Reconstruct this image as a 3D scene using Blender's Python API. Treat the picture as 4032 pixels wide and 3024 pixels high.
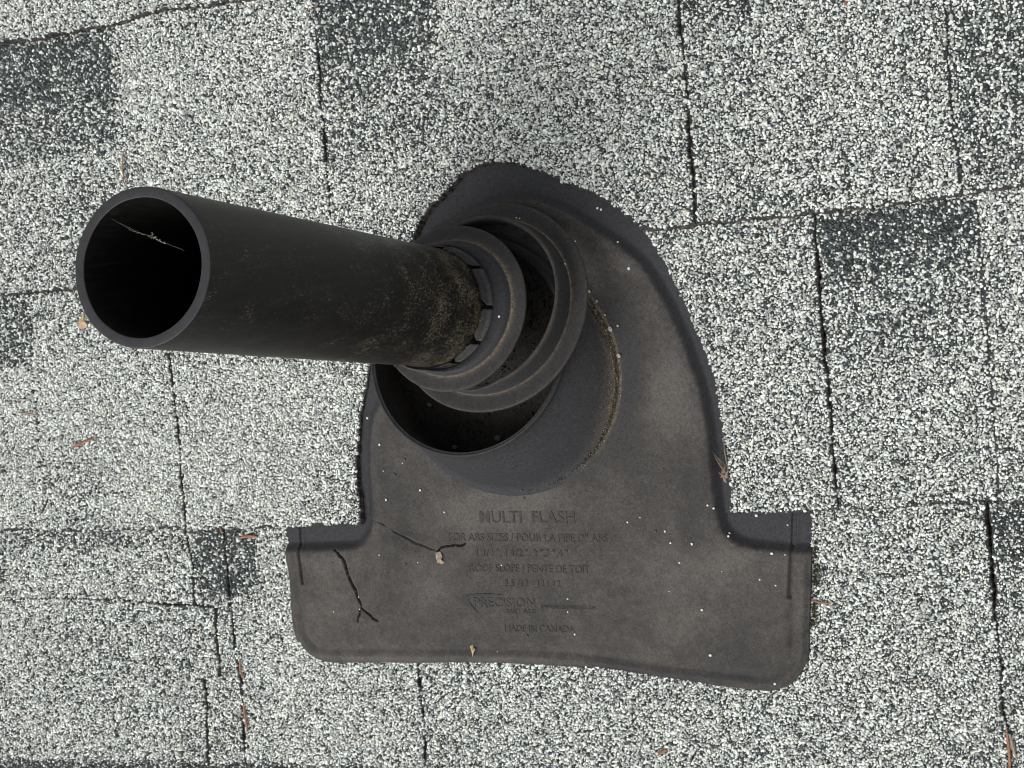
import bpy, math, random
import numpy as np
from mathutils import Matrix, Vector

# ---------------------------------------------------------------- camera, world, sun, exposure
S = 0.001                                   # everything below is written in millimetres on the roof plane
SC = bpy.context.scene
COL = SC.collection
for o in list(bpy.data.objects):
    bpy.data.objects.remove(o, do_unlink=True)
rng = np.random.default_rng(7)
random.seed(7)

def rotv(w):
    w = np.array(w, float); a = np.linalg.norm(w); k = w / a
    K = np.array([[0, -k[2], k[1]], [k[2], 0, -k[0]], [-k[1], k[0], 0]])
    return np.eye(3) + math.sin(a) * K + (1 - math.cos(a)) * K @ K

RM = rotv((-0.126712, 0.395223, -0.086405))
CAM = np.array([0.0, 19.607, 805.485])
FPX = 6634.24
TILT = 0.159475                             # the pitch of the roof: the pipe stands plumb
AX = np.array([0, math.sin(TILT), math.cos(TILT)])
TOP = np.array([-367.209, 10.934, 278.974])  # centre of the pipe's cut end
ORG = np.array([-350.0, -70.0, 0.0])
ROOF = Matrix.Rotation(TILT, 4, 'X')

def V3(p):
    return Vector(((p[0] - ORG[0]) * S, (p[1] - ORG[1]) * S, p[2] * S))

cam_data = bpy.data.cameras.new('camera')
cam_data.sensor_width = 36.0
cam_data.lens = 36.0 * FPX / 4032.0
cam_data.clip_start = 0.01
cam_data.clip_end = 200.0
cam = bpy.data.objects.new('camera', cam_data)
COL.objects.link(cam)
cam.matrix_world = ROOF @ (Matrix.Translation(V3(CAM)) @ Matrix([list(r) for r in RM]).to_4x4())
SC.camera = cam

world = bpy.data.worlds.new("World")
SC.world = world
world.use_nodes = True
wn = world.node_tree
bg = wn.nodes['Background']
sky = wn.nodes.new('ShaderNodeTexSky')
sky.sky_type = 'NISHITA'
sky.sun_disc = False
SUN_EL, SUN_AZ = math.radians(50), math.radians(216)
sky.sun_elevation = SUN_EL
sky.sun_rotation = SUN_AZ
sky.air_density = 1.0
sky.dust_density = 3.0
hs = wn.nodes.new('ShaderNodeHueSaturation')
hs.inputs['Saturation'].default_value = 0.12
wn.links.new(sky.outputs[0], hs.inputs['Color'])
wn.links.new(hs.outputs[0], bg.inputs['Color'])
bg.inputs['Strength'].default_value = 0.11

sd = bpy.data.lights.new('sun', 'SUN')
sd.energy = 1.2
sd.angle = math.radians(38)
sd.color = (1.0, 0.97, 0.93)
sun = bpy.data.objects.new('sun', sd)
COL.objects.link(sun)
sdir = Vector((math.sin(SUN_AZ) * math.cos(SUN_EL), math.cos(SUN_AZ) * math.cos(SUN_EL), math.sin(SUN_EL)))
sun.rotation_euler = sdir.to_track_quat('Z', 'Y').to_euler()
sun.location = (0, 0, 3)

SC.view_settings.view_transform = 'Standard'
SC.view_settings.look = 'None'
SC.view_settings.gamma = 1.0
SC.view_settings.exposure = 0.72
SC.view_settings.use_curve_mapping = False
SC.cycles.filter_width = 1.05

# ---------------------------------------------------------------- geometry helpers
def onz(p, z=0.0):
    d = RM @ np.array([(p[0] - 2016.0) / FPX, -(p[1] - 1512.0) / FPX, -1.0])
    return CAM + d * ((z - CAM[2]) / d[2])

def pts(ps, z=0.0):
    return np.array([onz(p, z)[:2] for p in ps])

def inpoly(P, poly):
    x, y = P[:, 0], P[:, 1]
    ins = np.zeros(len(P), bool)
    n = len(poly)
    for i in range(n):
        x1, y1 = poly[i]; x2, y2 = poly[(i + 1) % n]
        if y1 == y2:
            continue
        c = (y1 > y) != (y2 > y)
        t = (x2 - x1) * (y - y1) / (y2 - y1) + x1
        ins ^= c & (x < t)
    return ins

def segdist(P, poly, closed=True):
    """distance to a polyline and the nearest point on it"""
    best = np.full(len(P), 1e9); near = np.zeros((len(P), 2))
    n = len(poly)
    for i in range(n if closed else n - 1):
        a = np.array(poly[i]); b = np.array(poly[(i + 1) % n]); ab = b - a
        L = (ab ** 2).sum() + 1e-12
        t = np.clip(((P - a) @ ab) / L, 0, 1)
        q = a + t[:, None] * ab
        d = np.hypot(*(P - q).T)
        m = d < best
        best[m] = d[m]; near[m] = q[m]
    return best, near

def smooth(t):
    t = np.clip(t, 0, 1)
    return t * t * (3 - 2 * t)

def resample(poly, step):
    poly = np.array(poly, float); out = []
    for i in range(len(poly) - 1):
        n = max(1, int(np.hypot(*(poly[i + 1] - poly[i])) / step))
        for k in range(n):
            out.append(poly[i] + (poly[i + 1] - poly[i]) * k / n)
    out.append(poly[-1])
    return np.array(out)

def ragged(poly, amp, step=1.3):
    q = resample(poly, step)
    n = len(q)
    if n < 4:
        return q
    slow = np.interp(np.arange(n), np.arange(0, n + 8, 7), rng.normal(0, 1, len(np.arange(0, n + 8, 7))))
    d = rng.normal(0, amp, n) + slow * amp * 1.5
    t = np.gradient(q, axis=0); t /= np.linalg.norm(t, axis=1)[:, None] + 1e-9
    nrm = np.c_[-t[:, 1], t[:, 0]]
    d[0] = d[-1] = 0
    return q + nrm * d[:, None]

def spline(poly, step=2.0):
    """Catmull-Rom through the points"""
    P = np.array(poly, float); n = len(P); out = []
    for i in range(n - 1):
        p0, p1, p2, p3 = P[max(i - 1, 0)], P[i], P[i + 1], P[min(i + 2, n - 1)]
        m = max(2, int(np.linalg.norm(p2 - p1) / step))
        for k in range(m):
            t = k / m
            out.append(0.5 * (2 * p1 + (p2 - p0) * t + (2 * p0 - 5 * p1 + 4 * p2 - p3) * t * t + (3 * p1 - p0 - 3 * p2 + p3) * t ** 3))
    out.append(P[-1])
    return np.array(out)

def make_mesh(name, verts, faces, sizes=None, attrs=None, smooth_faces=False, matidx=None):
    """verts (n,3) in metres; faces either a list of tuples or (flat loop array, sizes)"""
    me = bpy.data.meshes.new(name)
    if sizes is None:
        sizes = np.array([len(f) for f in faces], np.int32)
        loops = np.fromiter((i for f in faces for i in f), np.int32)
    else:
        loops = faces
    me.vertices.add(len(verts)); me.loops.add(len(loops)); me.polygons.add(len(sizes))
    me.vertices.foreach_set('co', np.asarray(verts, np.float32).ravel())
    me.loops.foreach_set('vertex_index', np.asarray(loops, np.int32))
    st = np.zeros(len(sizes), np.int32); st[1:] = np.cumsum(sizes)[:-1]
    me.polygons.foreach_set('loop_start', st)
    me.polygons.foreach_set('loop_total', np.asarray(sizes, np.int32))
    if matidx is not None:
        me.polygons.foreach_set('material_index', np.asarray(matidx, np.int32))
    me.polygons.foreach_set('use_smooth', np.full(len(sizes), bool(smooth_faces)) if not isinstance(smooth_faces, np.ndarray) else smooth_faces)
    for k, v in (attrs or {}).items():
        v = np.asarray(v, np.float32)
        if v.ndim == 1:
            at = me.attributes.new(k, 'FLOAT', 'POINT'); at.data.foreach_set('value', v)
        else:
            at = me.attributes.new(k, 'FLOAT_COLOR', 'POINT'); at.data.foreach_set('color', v.ravel())
    me.update(calc_edges=True)
    me.validate()
    return me

TOPS = []
def link(name, me, mats, parent=None, origin=None, label=None, cat=None, group=None, kind=None):
    o = bpy.data.objects.new(name, me)
    COL.objects.link(o)
    if me is not None and mats is not None:
        for m in (mats if isinstance(mats, (list, tuple)) else [mats]):
            me.materials.append(m)
    if parent is not None:
        o.parent = parent
    else:
        TOPS.append(o)
    if label: o['label'] = label
    if cat: o['category'] = cat
    if group: o['group'] = group
    if kind: o['kind'] = kind
    return o

def mm2m(v, origin):
    return (np.asarray(v, float) - np.asarray(origin, float)) * S

def put(o, origin, parent_origin=None):
    if parent_origin is None:
        o.location = V3(origin)
    else:
        o.location = Vector(tuple((np.asarray(origin, float) - np.asarray(parent_origin, float)) * S))

# ---------------------------------------------------------------- materials
def mat(name):
    m = bpy.data.materials.new(name); m.use_nodes = True
    nt = m.node_tree
    b = nt.nodes['Principled BSDF']
    return m, nt, b

def N(nt, t, **kw):
    n = nt.nodes.new(t)
    for k, v in kw.items():
        setattr(n, k, v)
    return n

def noise(nt, co, scale, detail=3.0, rough=0.55, dist=0.0):
    n = N(nt, 'ShaderNodeTexNoise')
    n.inputs['Scale'].default_value = scale
    n.inputs['Detail'].default_value = detail
    n.inputs['Roughness'].default_value = rough
    n.inputs['Distortion'].default_value = dist
    nt.links.new(co, n.inputs['Vector'])
    return n.outputs['Fac']

def ramp(nt, fac, a, b, ca=(0, 0, 0, 1), cb=(1, 1, 1, 1)):
    r = N(nt, 'ShaderNodeValToRGB')
    r.color_ramp.elements[0].position = a; r.color_ramp.elements[0].color = ca
    r.color_ramp.elements[1].position = b; r.color_ramp.elements[1].color = cb
    nt.links.new(fac, r.inputs['Fac'])
    return r.outputs['Color']

def mix(nt, fac, a, b, mode='MIX'):
    m = N(nt, 'ShaderNodeMix', data_type='RGBA', blend_type=mode)
    if isinstance(fac, (int, float)): m.inputs[0].default_value = fac
    else: nt.links.new(fac, m.inputs[0])
    for s, i in ((a, 6), (b, 7)):
        if isinstance(s, tuple): m.inputs[i].default_value = s
        else: nt.links.new(s, m.inputs[i])
    return m.outputs[2]

def math_(nt, op, a, b=None):
    m = N(nt, 'ShaderNodeMath', operation=op)
    for s, i in ((a, 0), (b, 1)):
        if s is None: continue
        if isinstance(s, (int, float)): m.inputs[i].default_value = s
        else: nt.links.new(s, m.inputs[i])
    return m.outputs[0]

def attr(nt, name, out='Fac'):
    a = N(nt, 'ShaderNodeAttribute', attribute_name=name)
    return a.outputs[out]

def bump(nt, b, h, dist, strength=1.0):
    bp = N(nt, 'ShaderNodeBump')
    bp.inputs['Distance'].default_value = dist
    bp.inputs['Strength'].default_value = strength
    nt.links.new(h, bp.inputs['Height'])
    nt.links.new(bp.outputs[0], b.inputs['Normal'])

# mineral granules: every grain carries its own stone colour
m_gran, nt, b = mat('mineral_granules')
co = N(nt, 'ShaderNodeTexCoord').outputs['Object']
c = attr(nt, 'stone', 'Color')
v = noise(nt, co, 2600, 2)
nt.links.new(mix(nt, 1.0, c, ramp(nt, v, 0.3, 0.7, (0.82, 0.82, 0.82, 1), (1.1, 1.1, 1.1, 1)), 'MULTIPLY'), b.inputs['Base Color'])
b.inputs['Roughness'].default_value = 0.75
b.inputs['Specular IOR Level'].default_value = 0.35

# asphalt between and under the granules (speckled where no grain is modelled)
m_asph, nt, b = mat('asphalt_mat')
co = N(nt, 'ShaderNodeTexCoord').outputs['Object']
vo = N(nt, 'ShaderNodeTexVoronoi'); vo.inputs['Scale'].default_value = 900
nt.links.new(co, vo.inputs['Vector'])
sp = N(nt, 'ShaderNodeSeparateColor'); nt.links.new(vo.outputs['Color'], sp.inputs[0])
g = ramp(nt, sp.outputs[0], 0.3, 0.75, (0.018, 0.022, 0.025, 1), (0.5, 0.5, 0.48, 1))
fine = ramp(nt, noise(nt, co, 1500, 3), 0.4, 0.7, (0.008, 0.009, 0.011, 1), (0.05, 0.055, 0.06, 1))
# inside this rectangle of roof the grains are modelled one by one; past it they are only speckle
gp = N(nt, 'ShaderNodeNewGeometry').outputs['Position']
sx = N(nt, 'ShaderNodeSeparateXYZ'); nt.links.new(gp, sx.inputs[0])
X0, X1 = (-751 - ORG[0]) * S, (-56 - ORG[0]) * S
Y0, Y1 = (-313 - ORG[1]) * S * math.cos(TILT), (189 - ORG[1]) * S * math.cos(TILT)
out_ = None
for i_, op_, v_ in ((0, 'LESS_THAN', X0), (0, 'GREATER_THAN', X1), (1, 'LESS_THAN', Y0), (1, 'GREATER_THAN', Y1)):
    t_ = math_(nt, op_, sx.outputs[i_], v_)
    out_ = t_ if out_ is None else math_(nt, 'MAXIMUM', out_, t_)
nt.links.new(mix(nt, math_(nt, 'MAXIMUM', out_, attr(nt, 'bare')), fine, g), b.inputs['Base Color'])
b.inputs['Roughness'].default_value = 0.85
bump(nt, b, noise(nt, co, 1800, 2), 0.0003)

# cut edge of a shingle: black asphalt with brown fibre
m_edge, nt, b = mat('shingle_cut_edge')
co = N(nt, 'ShaderNodeTexCoord').outputs['Object']
nt.links.new(ramp(nt, noise(nt, co, 420, 5, 0.75), 0.44, 0.72, (0.010, 0.009, 0.008, 1), (0.15, 0.125, 0.10, 1)), b.inputs['Base Color'])
b.inputs['Roughness'].default_value = 0.9

def rubber(name, dark, dust, amount, bluish=(0.028, 0.0295, 0.034, 1), rough=0.55, useattr=False, speck=0.0):
    m, nt, b = mat(name)
    co = N(nt, 'ShaderNodeTexCoord').outputs['Object']
    big = noise(nt, co, 30, 6, 0.68, 1.4)
    mid = noise(nt, co, 170, 5, 0.7)
    finev = noise(nt, co, 1500, 3, 0.75)
    w = math_(nt, 'ADD', math_(nt, 'MULTIPLY', big, 0.45), math_(nt, 'MULTIPLY', mid, 0.38))
    w = math_(nt, 'ADD', w, math_(nt, 'MULTIPLY', finev, 0.17))
    f = ramp(nt, w, 0.42, 0.60)
    f = math_(nt, 'MULTIPLY', f, amount)
    if useattr:
        f = math_(nt, 'MULTIPLY', math_(nt, 'ADD', f, math_(nt, 'MULTIPLY', attr(nt, 'dust'), 0.30)), attr(nt, 'dust'))
        basec = mix(nt, math_(nt, 'MINIMUM', attr(nt, 'dust'), 1.0), bluish, dark)
        extra = math_(nt, 'MINIMUM', math_(nt, 'MULTIPLY', attr(nt, 'grime'), ramp(nt, noise(nt, co, 650, 4, 0.75), 0.34, 0.60)), 1.0)
    else:
        basec = dark; extra = None
    cc = mix(nt, f, basec, dust)
    fib = noise(nt, co, 800, 5, 0.8, 1.2)
    cc = mix(nt, ramp(nt, fib, 0.36, 0.64), mix(nt, 1.0, cc, (0.66, 0.67, 0.69, 1), 'MULTIPLY'), mix(nt, 1.0, cc, (1.65, 1.58, 1.5, 1), 'MULTIPLY'))
    if extra is not None:
        cc = mix(nt, math_(nt, 'MULTIPLY', extra, 0.8), cc, (0.19, 0.155, 0.11, 1))
    if speck > 0:
        gat = attr(nt, 'grime')
        s1 = ramp(nt, noise(nt, co, 1250, 2, 0.5), 0.66 - speck * 0.08, 0.72)
        s2 = ramp(nt, noise(nt, co, 90, 3), 0.45, 0.62)
        cc = mix(nt, math_(nt, 'MINIMUM', math_(nt, 'MULTIPLY', math_(nt, 'MULTIPLY', s1, s2), math_(nt, 'MULTIPLY', gat, 4.0)), 1.0), cc, (0.22, 0.20, 0.15, 1))
    nt.links.new(cc, b.inputs['Base Color'])
    r = N(nt, 'ShaderNodeMapRange'); r.inputs[3].default_value = rough; r.inputs[4].default_value = min(1, rough + 0.3)
    nt.links.new(w, r.inputs[0]); r.inputs[1].default_value = .35; r.inputs[2].default_value = .65
    nt.links.new(r.outputs[0], b.inputs['Roughness'])
    b.inputs['Specular IOR Level'].default_value = 0.16
    bump(nt, b, math_(nt, 'ADD', math_(nt, 'MULTIPLY', finev, 0.5), mid), 0.00025, 0.6)
    return m

m_plate = rubber('flashing_rubber', (0.0125, 0.0125, 0.013, 1), (0.068, 0.064, 0.060, 1), 0.52, rough=0.55, useattr=True)
m_hub = rubber('collar_rubber', (0.012, 0.013, 0.0155, 1), (0.06, 0.055, 0.05, 1), 0.22, rough=0.5, useattr=True, speck=0.5)
m_ring = rubber('seal_rubber', (0.0135, 0.0135, 0.0145, 1), (0.060, 0.054, 0.047, 1), 0.4, rough=0.5, useattr=True)
m_letter = rubber('lettering_rubber', (0.021, 0.020, 0.020, 1), (0.075, 0.07, 0.065, 1), 0.55, rough=0.5)

# the pipe: black plastic with pale lichen specks thickening towards its foot
m_pipe, nt, b = mat('pipe_plastic')
tc = N(nt, 'ShaderNodeTexCoord'); co = tc.outputs['Object']
mp = N(nt, 'ShaderNodeMapping'); nt.links.new(co, mp.inputs[0]); mp.inputs['Scale'].default_value = (1, 1, 0.45)
low = attr(nt, 'low')
s1 = noise(nt, mp.outputs[0], 1300, 4, 0.75, 1.0)
thr = math_(nt, 'ADD', s1, math_(nt, 'MULTIPLY', math_(nt, 'SUBTRACT', noise(nt, co, 75, 3, 0.6), 0.5), 0.34))
thr = math_(nt, 'ADD', thr, math_(nt, 'MULTIPLY', low, 0.115))
spk = math_(nt, 'MULTIPLY', ramp(nt, thr, 0.635, 0.685), attr(nt, 'out'))
cc = ramp(nt, noise(nt, co, 26, 4, 0.6), 0.35, 0.7, (0.0065, 0.0065, 0.0066, 1), (0.0115, 0.0105, 0.0095, 1))
cc = mix(nt, math_(nt, 'MULTIPLY', ramp(nt, noise(nt, mp.outputs[0], 260, 4, 0.7), 0.5, 0.75), 0.5), cc, (0.021, 0.019, 0.0165, 1))
mp2 = N(nt, 'ShaderNodeMapping'); nt.links.new(co, mp2.inputs[0]); mp2.inputs['Scale'].default_value = (1, 1, 0.05); mp2.inputs['Rotation'].default_value = (-TILT, 0, 0)
strk = noise(nt, mp2.outputs[0], 520, 3, 0.6)
cc = mix(nt, math_(nt, 'MULTIPLY', ramp(nt, strk, 0.52, 0.74), 0.7), cc, (0.024, 0.022, 0.020, 1))
scf = math_(nt, 'MULTIPLY', ramp(nt, noise(nt, mp2.outputs[0], 1500, 2, 0.5), 0.70, 0.76), ramp(nt, noise(nt, co, 60, 2), 0.52, 0.6))
cc = mix(nt, math_(nt, 'MULTIPLY', scf, 0.5), cc, (0.10, 0.095, 0.085, 1))
cc = mix(nt, math_(nt, 'MULTIPLY', spk, 0.75), cc, (0.22, 0.185, 0.125, 1))
cc = mix(nt, attr(nt, 'rim'), cc, ramp(nt, noise(nt, co, 300, 4, 0.6), 0.3, 0.7, (0.019, 0.019, 0.021, 1), (0.029, 0.029, 0.032, 1)))
nt.links.new(cc, b.inputs['Base Color'])
b.inputs['Roughness'].default_value = 0.45
b.inputs['Specular IOR Level'].default_value = 0.22
bump(nt, b, noise(nt, mp.outputs[0], 500, 5, 0.7), 0.0002, 0.7)

def plain(name, ca, cb, scale, rough=0.85, bmp=0.0002):
    m, nt, b = mat(name)
    co = N(nt, 'ShaderNodeTexCoord').outputs['Object']
    n = noise(nt, co, scale, 4, 0.65)
    nt.links.new(ramp(nt, n, 0.35, 0.68, ca + (1,), cb + (1,)), b.inputs['Base Color'])
    b.inputs['Roughness'].default_value = rough
    bump(nt, b, n, bmp)
    return m
m_needle = plain('dead_needle', (0.15, 0.065, 0.04), (0.33, 0.165, 0.10), 700)
m_tan = plain('dry_leaf_tan', (0.30, 0.20, 0.11), (0.50, 0.38, 0.24), 500)
m_fluff = plain('dry_fibre', (0.16, 0.11, 0.085), (0.34, 0.26, 0.20), 600)
m_moss = plain('moss_green', (0.035, 0.032, 0.012), (0.15, 0.13, 0.055), 900)
m_web = plain('web_silk', (0.06, 0.06, 0.05), (0.20, 0.20, 0.165), 400)
m_loose = plain('loose_stone', (0.52, 0.53, 0.49), (0.74, 0.74, 0.70), 900)
m_pal = plain('grit_stone', (0.16, 0.14, 0.125), (0.48, 0.44, 0.40), 1100)
m_peb = plain('pebble_grey', (0.07, 0.068, 0.06), (0.17, 0.165, 0.15), 900)
m_loosed = plain('loose_dark_stone', (0.03, 0.034, 0.038), (0.09, 0.09, 0.09), 900)
m_gum = plain('gum_residue', (0.12, 0.10, 0.08), (0.40, 0.32, 0.24), 500)
m_deck = plain('felt_underlay', (0.009, 0.008, 0.007), (0.024, 0.020, 0.016), 600, 0.95, 0.0005)

# ---------------------------------------------------------------- granules
def stone_colours(n, dark, warm=0.0):
    """dark in 0..1 per grain: share of dark stones in the blend there"""
    u = rng.random(n); w = rng.random(n)
    white = 0.60 * (1 - dark) ** 1.3 + 0.12 * dark
    grey = 0.39 * (1 - dark) + 0.13 * dark
    lum = np.where(u < white, 0.50 + 0.36 * w, np.where(u < white + grey, 0.24 + 0.27 * w, 0.028 + 0.075 * w))
    c = np.stack([lum * 0.955, lum * 1.0, lum * 0.952], 1)
    dk = lum < 0.12
    c[dk] *= np.array([0.86, 1.0, 1.04])
    cream = (rng.random(n) < 0.22) & (lum > .4)
    c[cream] *= np.array([1.0, 0.975, 0.90])
    odd = rng.random(n) < 0.0005
    c[odd] = np.array([0.46, 0.35, 0.26]) * (0.6 + 0.5 * w[odd])[:, None]
    return c

def granules(P, z, dark, size=0.735, spread=0.27, pitchn=None):
    """P (n,2) mm, z (n,) mm -> verts mm, loops, sizes, colours"""
    n = len(P)
    r = np.clip(size * np.exp(rng.normal(0, spread, n)), 0.32, 1.35)
    k = 5
    ang = rng.random(n) * 2 * np.pi
    asp = 1 + rng.random(n) * 0.65
    a = ang[:, None] + (np.arange(k) * 2 * np.pi / k)[None] + rng.normal(0, 0.22, (n, k))
    e1 = np.stack([np.cos(ang), np.sin(ang)], 1); e2 = np.stack([-np.sin(ang), np.cos(ang)], 1)
    def ringv(rad, zz, wob):
        rr = r[:, None] * rad * (1 + rng.normal(0, wob, (n, k)))
        la = a - ang[:, None]
        X = rr * np.cos(la) * np.sqrt(asp)[:, None]; Y = rr * np.sin(la) / np.sqrt(asp)[:, None]
        x = P[:, 0, None] + X * e1[:, 0, None] + Y * e2[:, 0, None]
        y = P[:, 1, None] + X * e1[:, 1, None] + Y * e2[:, 1, None]
        return np.stack([x, y, zz], 2)
    lift = rng.random(n) * 0.45 - 0.10
    tx = rng.normal(0, 0.16, n); ty = rng.normal(0, 0.16, n)
    base = ringv(1.0, np.repeat((z - 0.30)[:, None], k, 1), 0.10)
    top = ringv(0.66, np.repeat((z + lift + r * 0.75)[:, None], k, 1), 0.10)
    top[:, :, 2] += tx[:, None] * (top[:, :, 0] - P[:, 0, None]) + ty[:, None] * (top[:, :, 1] - P[:, 1, None])
    V = np.concatenate([base, top], 1).reshape(-1, 3)
    off = (np.arange(n) * 2 * k)[:, None]
    cap = np.arange(k, 2 * k)[None] + off
    sides = []
    for i in range(k):
        j = (i + 1) % k
        sides.append(np.stack([off[:, 0] + i, off[:, 0] + j, off[:, 0] + k + j, off[:, 0] + k + i], 1))
    loops = np.concatenate([cap.reshape(-1)] + [s.reshape(-1) for s in sides])
    sizes = np.concatenate([np.full(n, k), np.full(n * k, 4)])
    c = stone_colours(n, dark)
    col = np.repeat(np.concatenate([c, np.ones((n, 1))], 1), 2 * k, 0)
    return V, loops, sizes, col

# dark bands in the granule blend, printed except the strip below the flashing (outlines in picture-width-2212 units, turned into roof millimetres)
def vq(l):
    return pts([(x * 1.8228, y * 1.8228) for x, y in l], 2)
PATCH = [
 (vq([(-60, 100), (240, 62), (256, 220), (-60, 260)]), .84, 6), (vq([(-60, 100), (240, 62), (262, 310), (-60, 385)]), .58, 9),
 (vq([(-60, 380), (262, 320), (285, 620), (-60, 630)]), .22, 12),
 (vq([(245, 60), (560, -5), (575, 60), (250, 120)]), .25, 5),
 (vq([(676, -40), (940, -40), (946, 110), (690, 150)]), .80, 5), (vq([(676, -40), (940, -40), (948, 190), (696, 230)]), .52, 9),
 (vq([(690, 190), (945, 150), (955, 340), (705, 350)]), .36, 9),
 (vq([(950, -40), (1470, -40), (1500, 470), (960, 480)]), .13, 8),
 (vq([(1474, -40), (1640, -40), (1630, 50), (1480, 60)]), .42, 7),
 (vq([(2050, -40), (2300, -40), (2300, 390), (2100, 400), (2070, 330)]), .42, 7),
 (vq([(-60, 640), (60, 634), (66, 790), (-60, 800)]), .66, 5),
 (vq([(1762, 470), (2104, 432), (2106, 530), (1766, 565)]), .90, 4), (vq([(1762, 470), (2104, 432), (2108, 585), (1768, 640)]), .60, 8),
 (vq([(1768, 600), (2110, 560), (2115, 760), (1775, 800)]), .34, 12),
 (vq([(1380, 505), (1760, 470), (1760, 510), (1390, 545)]), .20, 5),
 (vq([(-60, 1143), (410, 1140), (415, 1185), (-60, 1190)]), .38, 6),
 (vq([(406, 1140), (548, 1138), (560, 1260), (500, 1300), (425, 1290)]), .74, 4),
 (vq([(548, 1138), (612, 1138), (612, 1170), (560, 1180)]), .25, 4),
 (vq([(2136, 1094), (2300, 1088), (2300, 1210), (2146, 1215)]), .78, 5),
 (vq([(2140, 1210), (2300, 1200), (2300, 1330), (2155, 1340)]), .3, 9),
 (vq([(-60, 1180), (6, 1180), (8, 1265), (-60, 1265)]), .7, 3),
 (vq([(-60, 1640), (850, 1654), (850, 1760), (-60, 1760)]), .82, 3),
 (vq([(850, 1654), (1700, 1652), (1700, 1760), (850, 1760)]), .35, 4),
 (vq([(1765, 1100), (2130, 1092), (2130, 1130), (1765, 1140)]), .18, 5),
 (vq([(900, 1440), (1640, 1495), (1640, 1535), (900, 1480)]), .22, 8),  # slightly darker strip following the flashing's lower edge
]
BRIGHT = vq([(200, 760), (790, 795), (780, 1135), (10, 1140), (10, 800)])
BLOB = rng.random((64, 3)) * np.array([760, 640, 1]) + np.array([-740, -400, 0])

def darkness(P):
    d = np.full(len(P), 0.13)
    for poly, s, fade in PATCH:
        lo = poly.min(0) - fade; hi = poly.max(0) + fade
        m = ((P > lo) & (P < hi)).all(1)
        if not m.any():
            continue
        q = P[m]; sd, _ = segdist(q, poly); sd = np.where(inpoly(q, poly), sd, -sd)
        d[m] = np.maximum(d[m], s * smooth((sd + fade) / (2 * fade)) )
    sd, _ = segdist(P, BRIGHT); sd = np.where(inpoly(P, BRIGHT), sd, -sd)
    d -= 0.10 * smooth((sd + 10) / 20)
    # slow mottling of the blend
    for i in range(0, 64):
        bx, by, w = BLOB[i]
        rr = 12 + 30 * w
        d += (0.10 if i % 2 else -0.08) * np.exp(-(((P[:, 0] - bx) / rr) ** 2 + ((P[:, 1] - by) / rr) ** 2))
    return np.clip(d, 0.0, 0.95)

FRAME = np.array([(-752.0, -314.0), (-55.0, -314.0), (-55.0, 190.0), (-752.0, 190.0)])

def jitter_grid(poly, pitch):
    lo = poly.min(0) - 1; hi = poly.max(0) + 1
    nx = int((hi[0] - lo[0]) / pitch) + 1; ny = int((hi[1] - lo[1]) / (pitch * 0.87)) + 1
    X, Y = np.meshgrid(np.arange(nx), np.arange(ny))
    P = np.stack([X + 0.5 * (Y % 2), Y * 0.87], 2).reshape(-1, 2) * pitch + lo
    P += rng.uniform(-0.42, 0.42, P.shape) * pitch
    return P

GRAINS = [0]
def slab(name, poly, zfun, thick, parent=None, porg=None, pitch=1.11, skip=(), shade_line=None, bevel=0.8, **kw):
    """a sheet of shingle: cut outline, top following zfun, granules bedded in its face"""
    poly = np.array(poly)
    org = np.array([poly[:, 0].mean(), poly[:, 1].mean(), 0.0])
    n = len(poly)
    zt = zfun(poly)
    top = np.c_[poly, zt]; bot = np.c_[shrink(poly, -bevel), zt - thick]
    area = 0.5 * np.sum(poly[:, 0] * np.roll(poly[:, 1], -1) - np.roll(poly[:, 0], -1) * poly[:, 1])
    idx = list(range(n)) if area > 0 else list(range(n))[::-1]
    faces = [tuple(idx), tuple(n + i for i in reversed(idx))]
    for a in range(n):
        i, j = idx[a], idx[(a + 1) % n]
        faces.append((i, n + i, n + j, j))
    sizes = np.array([len(f) for f in faces]); loops = np.fromiter((i for f in faces for i in f), np.int64)
    mi = np.array([0, 1] + [1] * n)
    P = jitter_grid(poly, pitch)
    keep = inpoly(P, FRAME)
    P = P[keep]
    P = P[inpoly(P, poly)]
    for s in skip:
        P = P[~inpoly(P, s)]
    if len(P):
        P = P[segdist(P, poly)[0] > 0.42]
    if shade_line is not None and len(P):
        P = P[P[:, 1] < lineY(shade_line, P[:, 0]) - 0.95 + rng.normal(0, 0.25, len(P))]  # bare dark strip below the upper edge stands in for its shadow line
    V = np.concatenate([top, bot]); col = np.ones((2 * n, 4)) * 0.03
    if len(P):
        gv, gl, gs, gc = granules(P, zfun(P), darkness(P))
        loops = np.concatenate([loops, gl + len(V)]); sizes = np.concatenate([sizes, gs])
        mi = np.concatenate([mi, np.full(len(gs), 2)])
        V = np.concatenate([V, gv]); col = np.concatenate([col, gc])
        GRAINS[0] += len(P)
    bare = np.zeros(len(V))
    me = make_mesh(name, mm2m(V, org), loops, sizes, {'stone': col, 'bare': bare}, False, mi)
    o = link(name, me, [m_asph, m_edge, m_gran], parent, **kw)
    put(o, org, porg)
    return o, org

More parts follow.
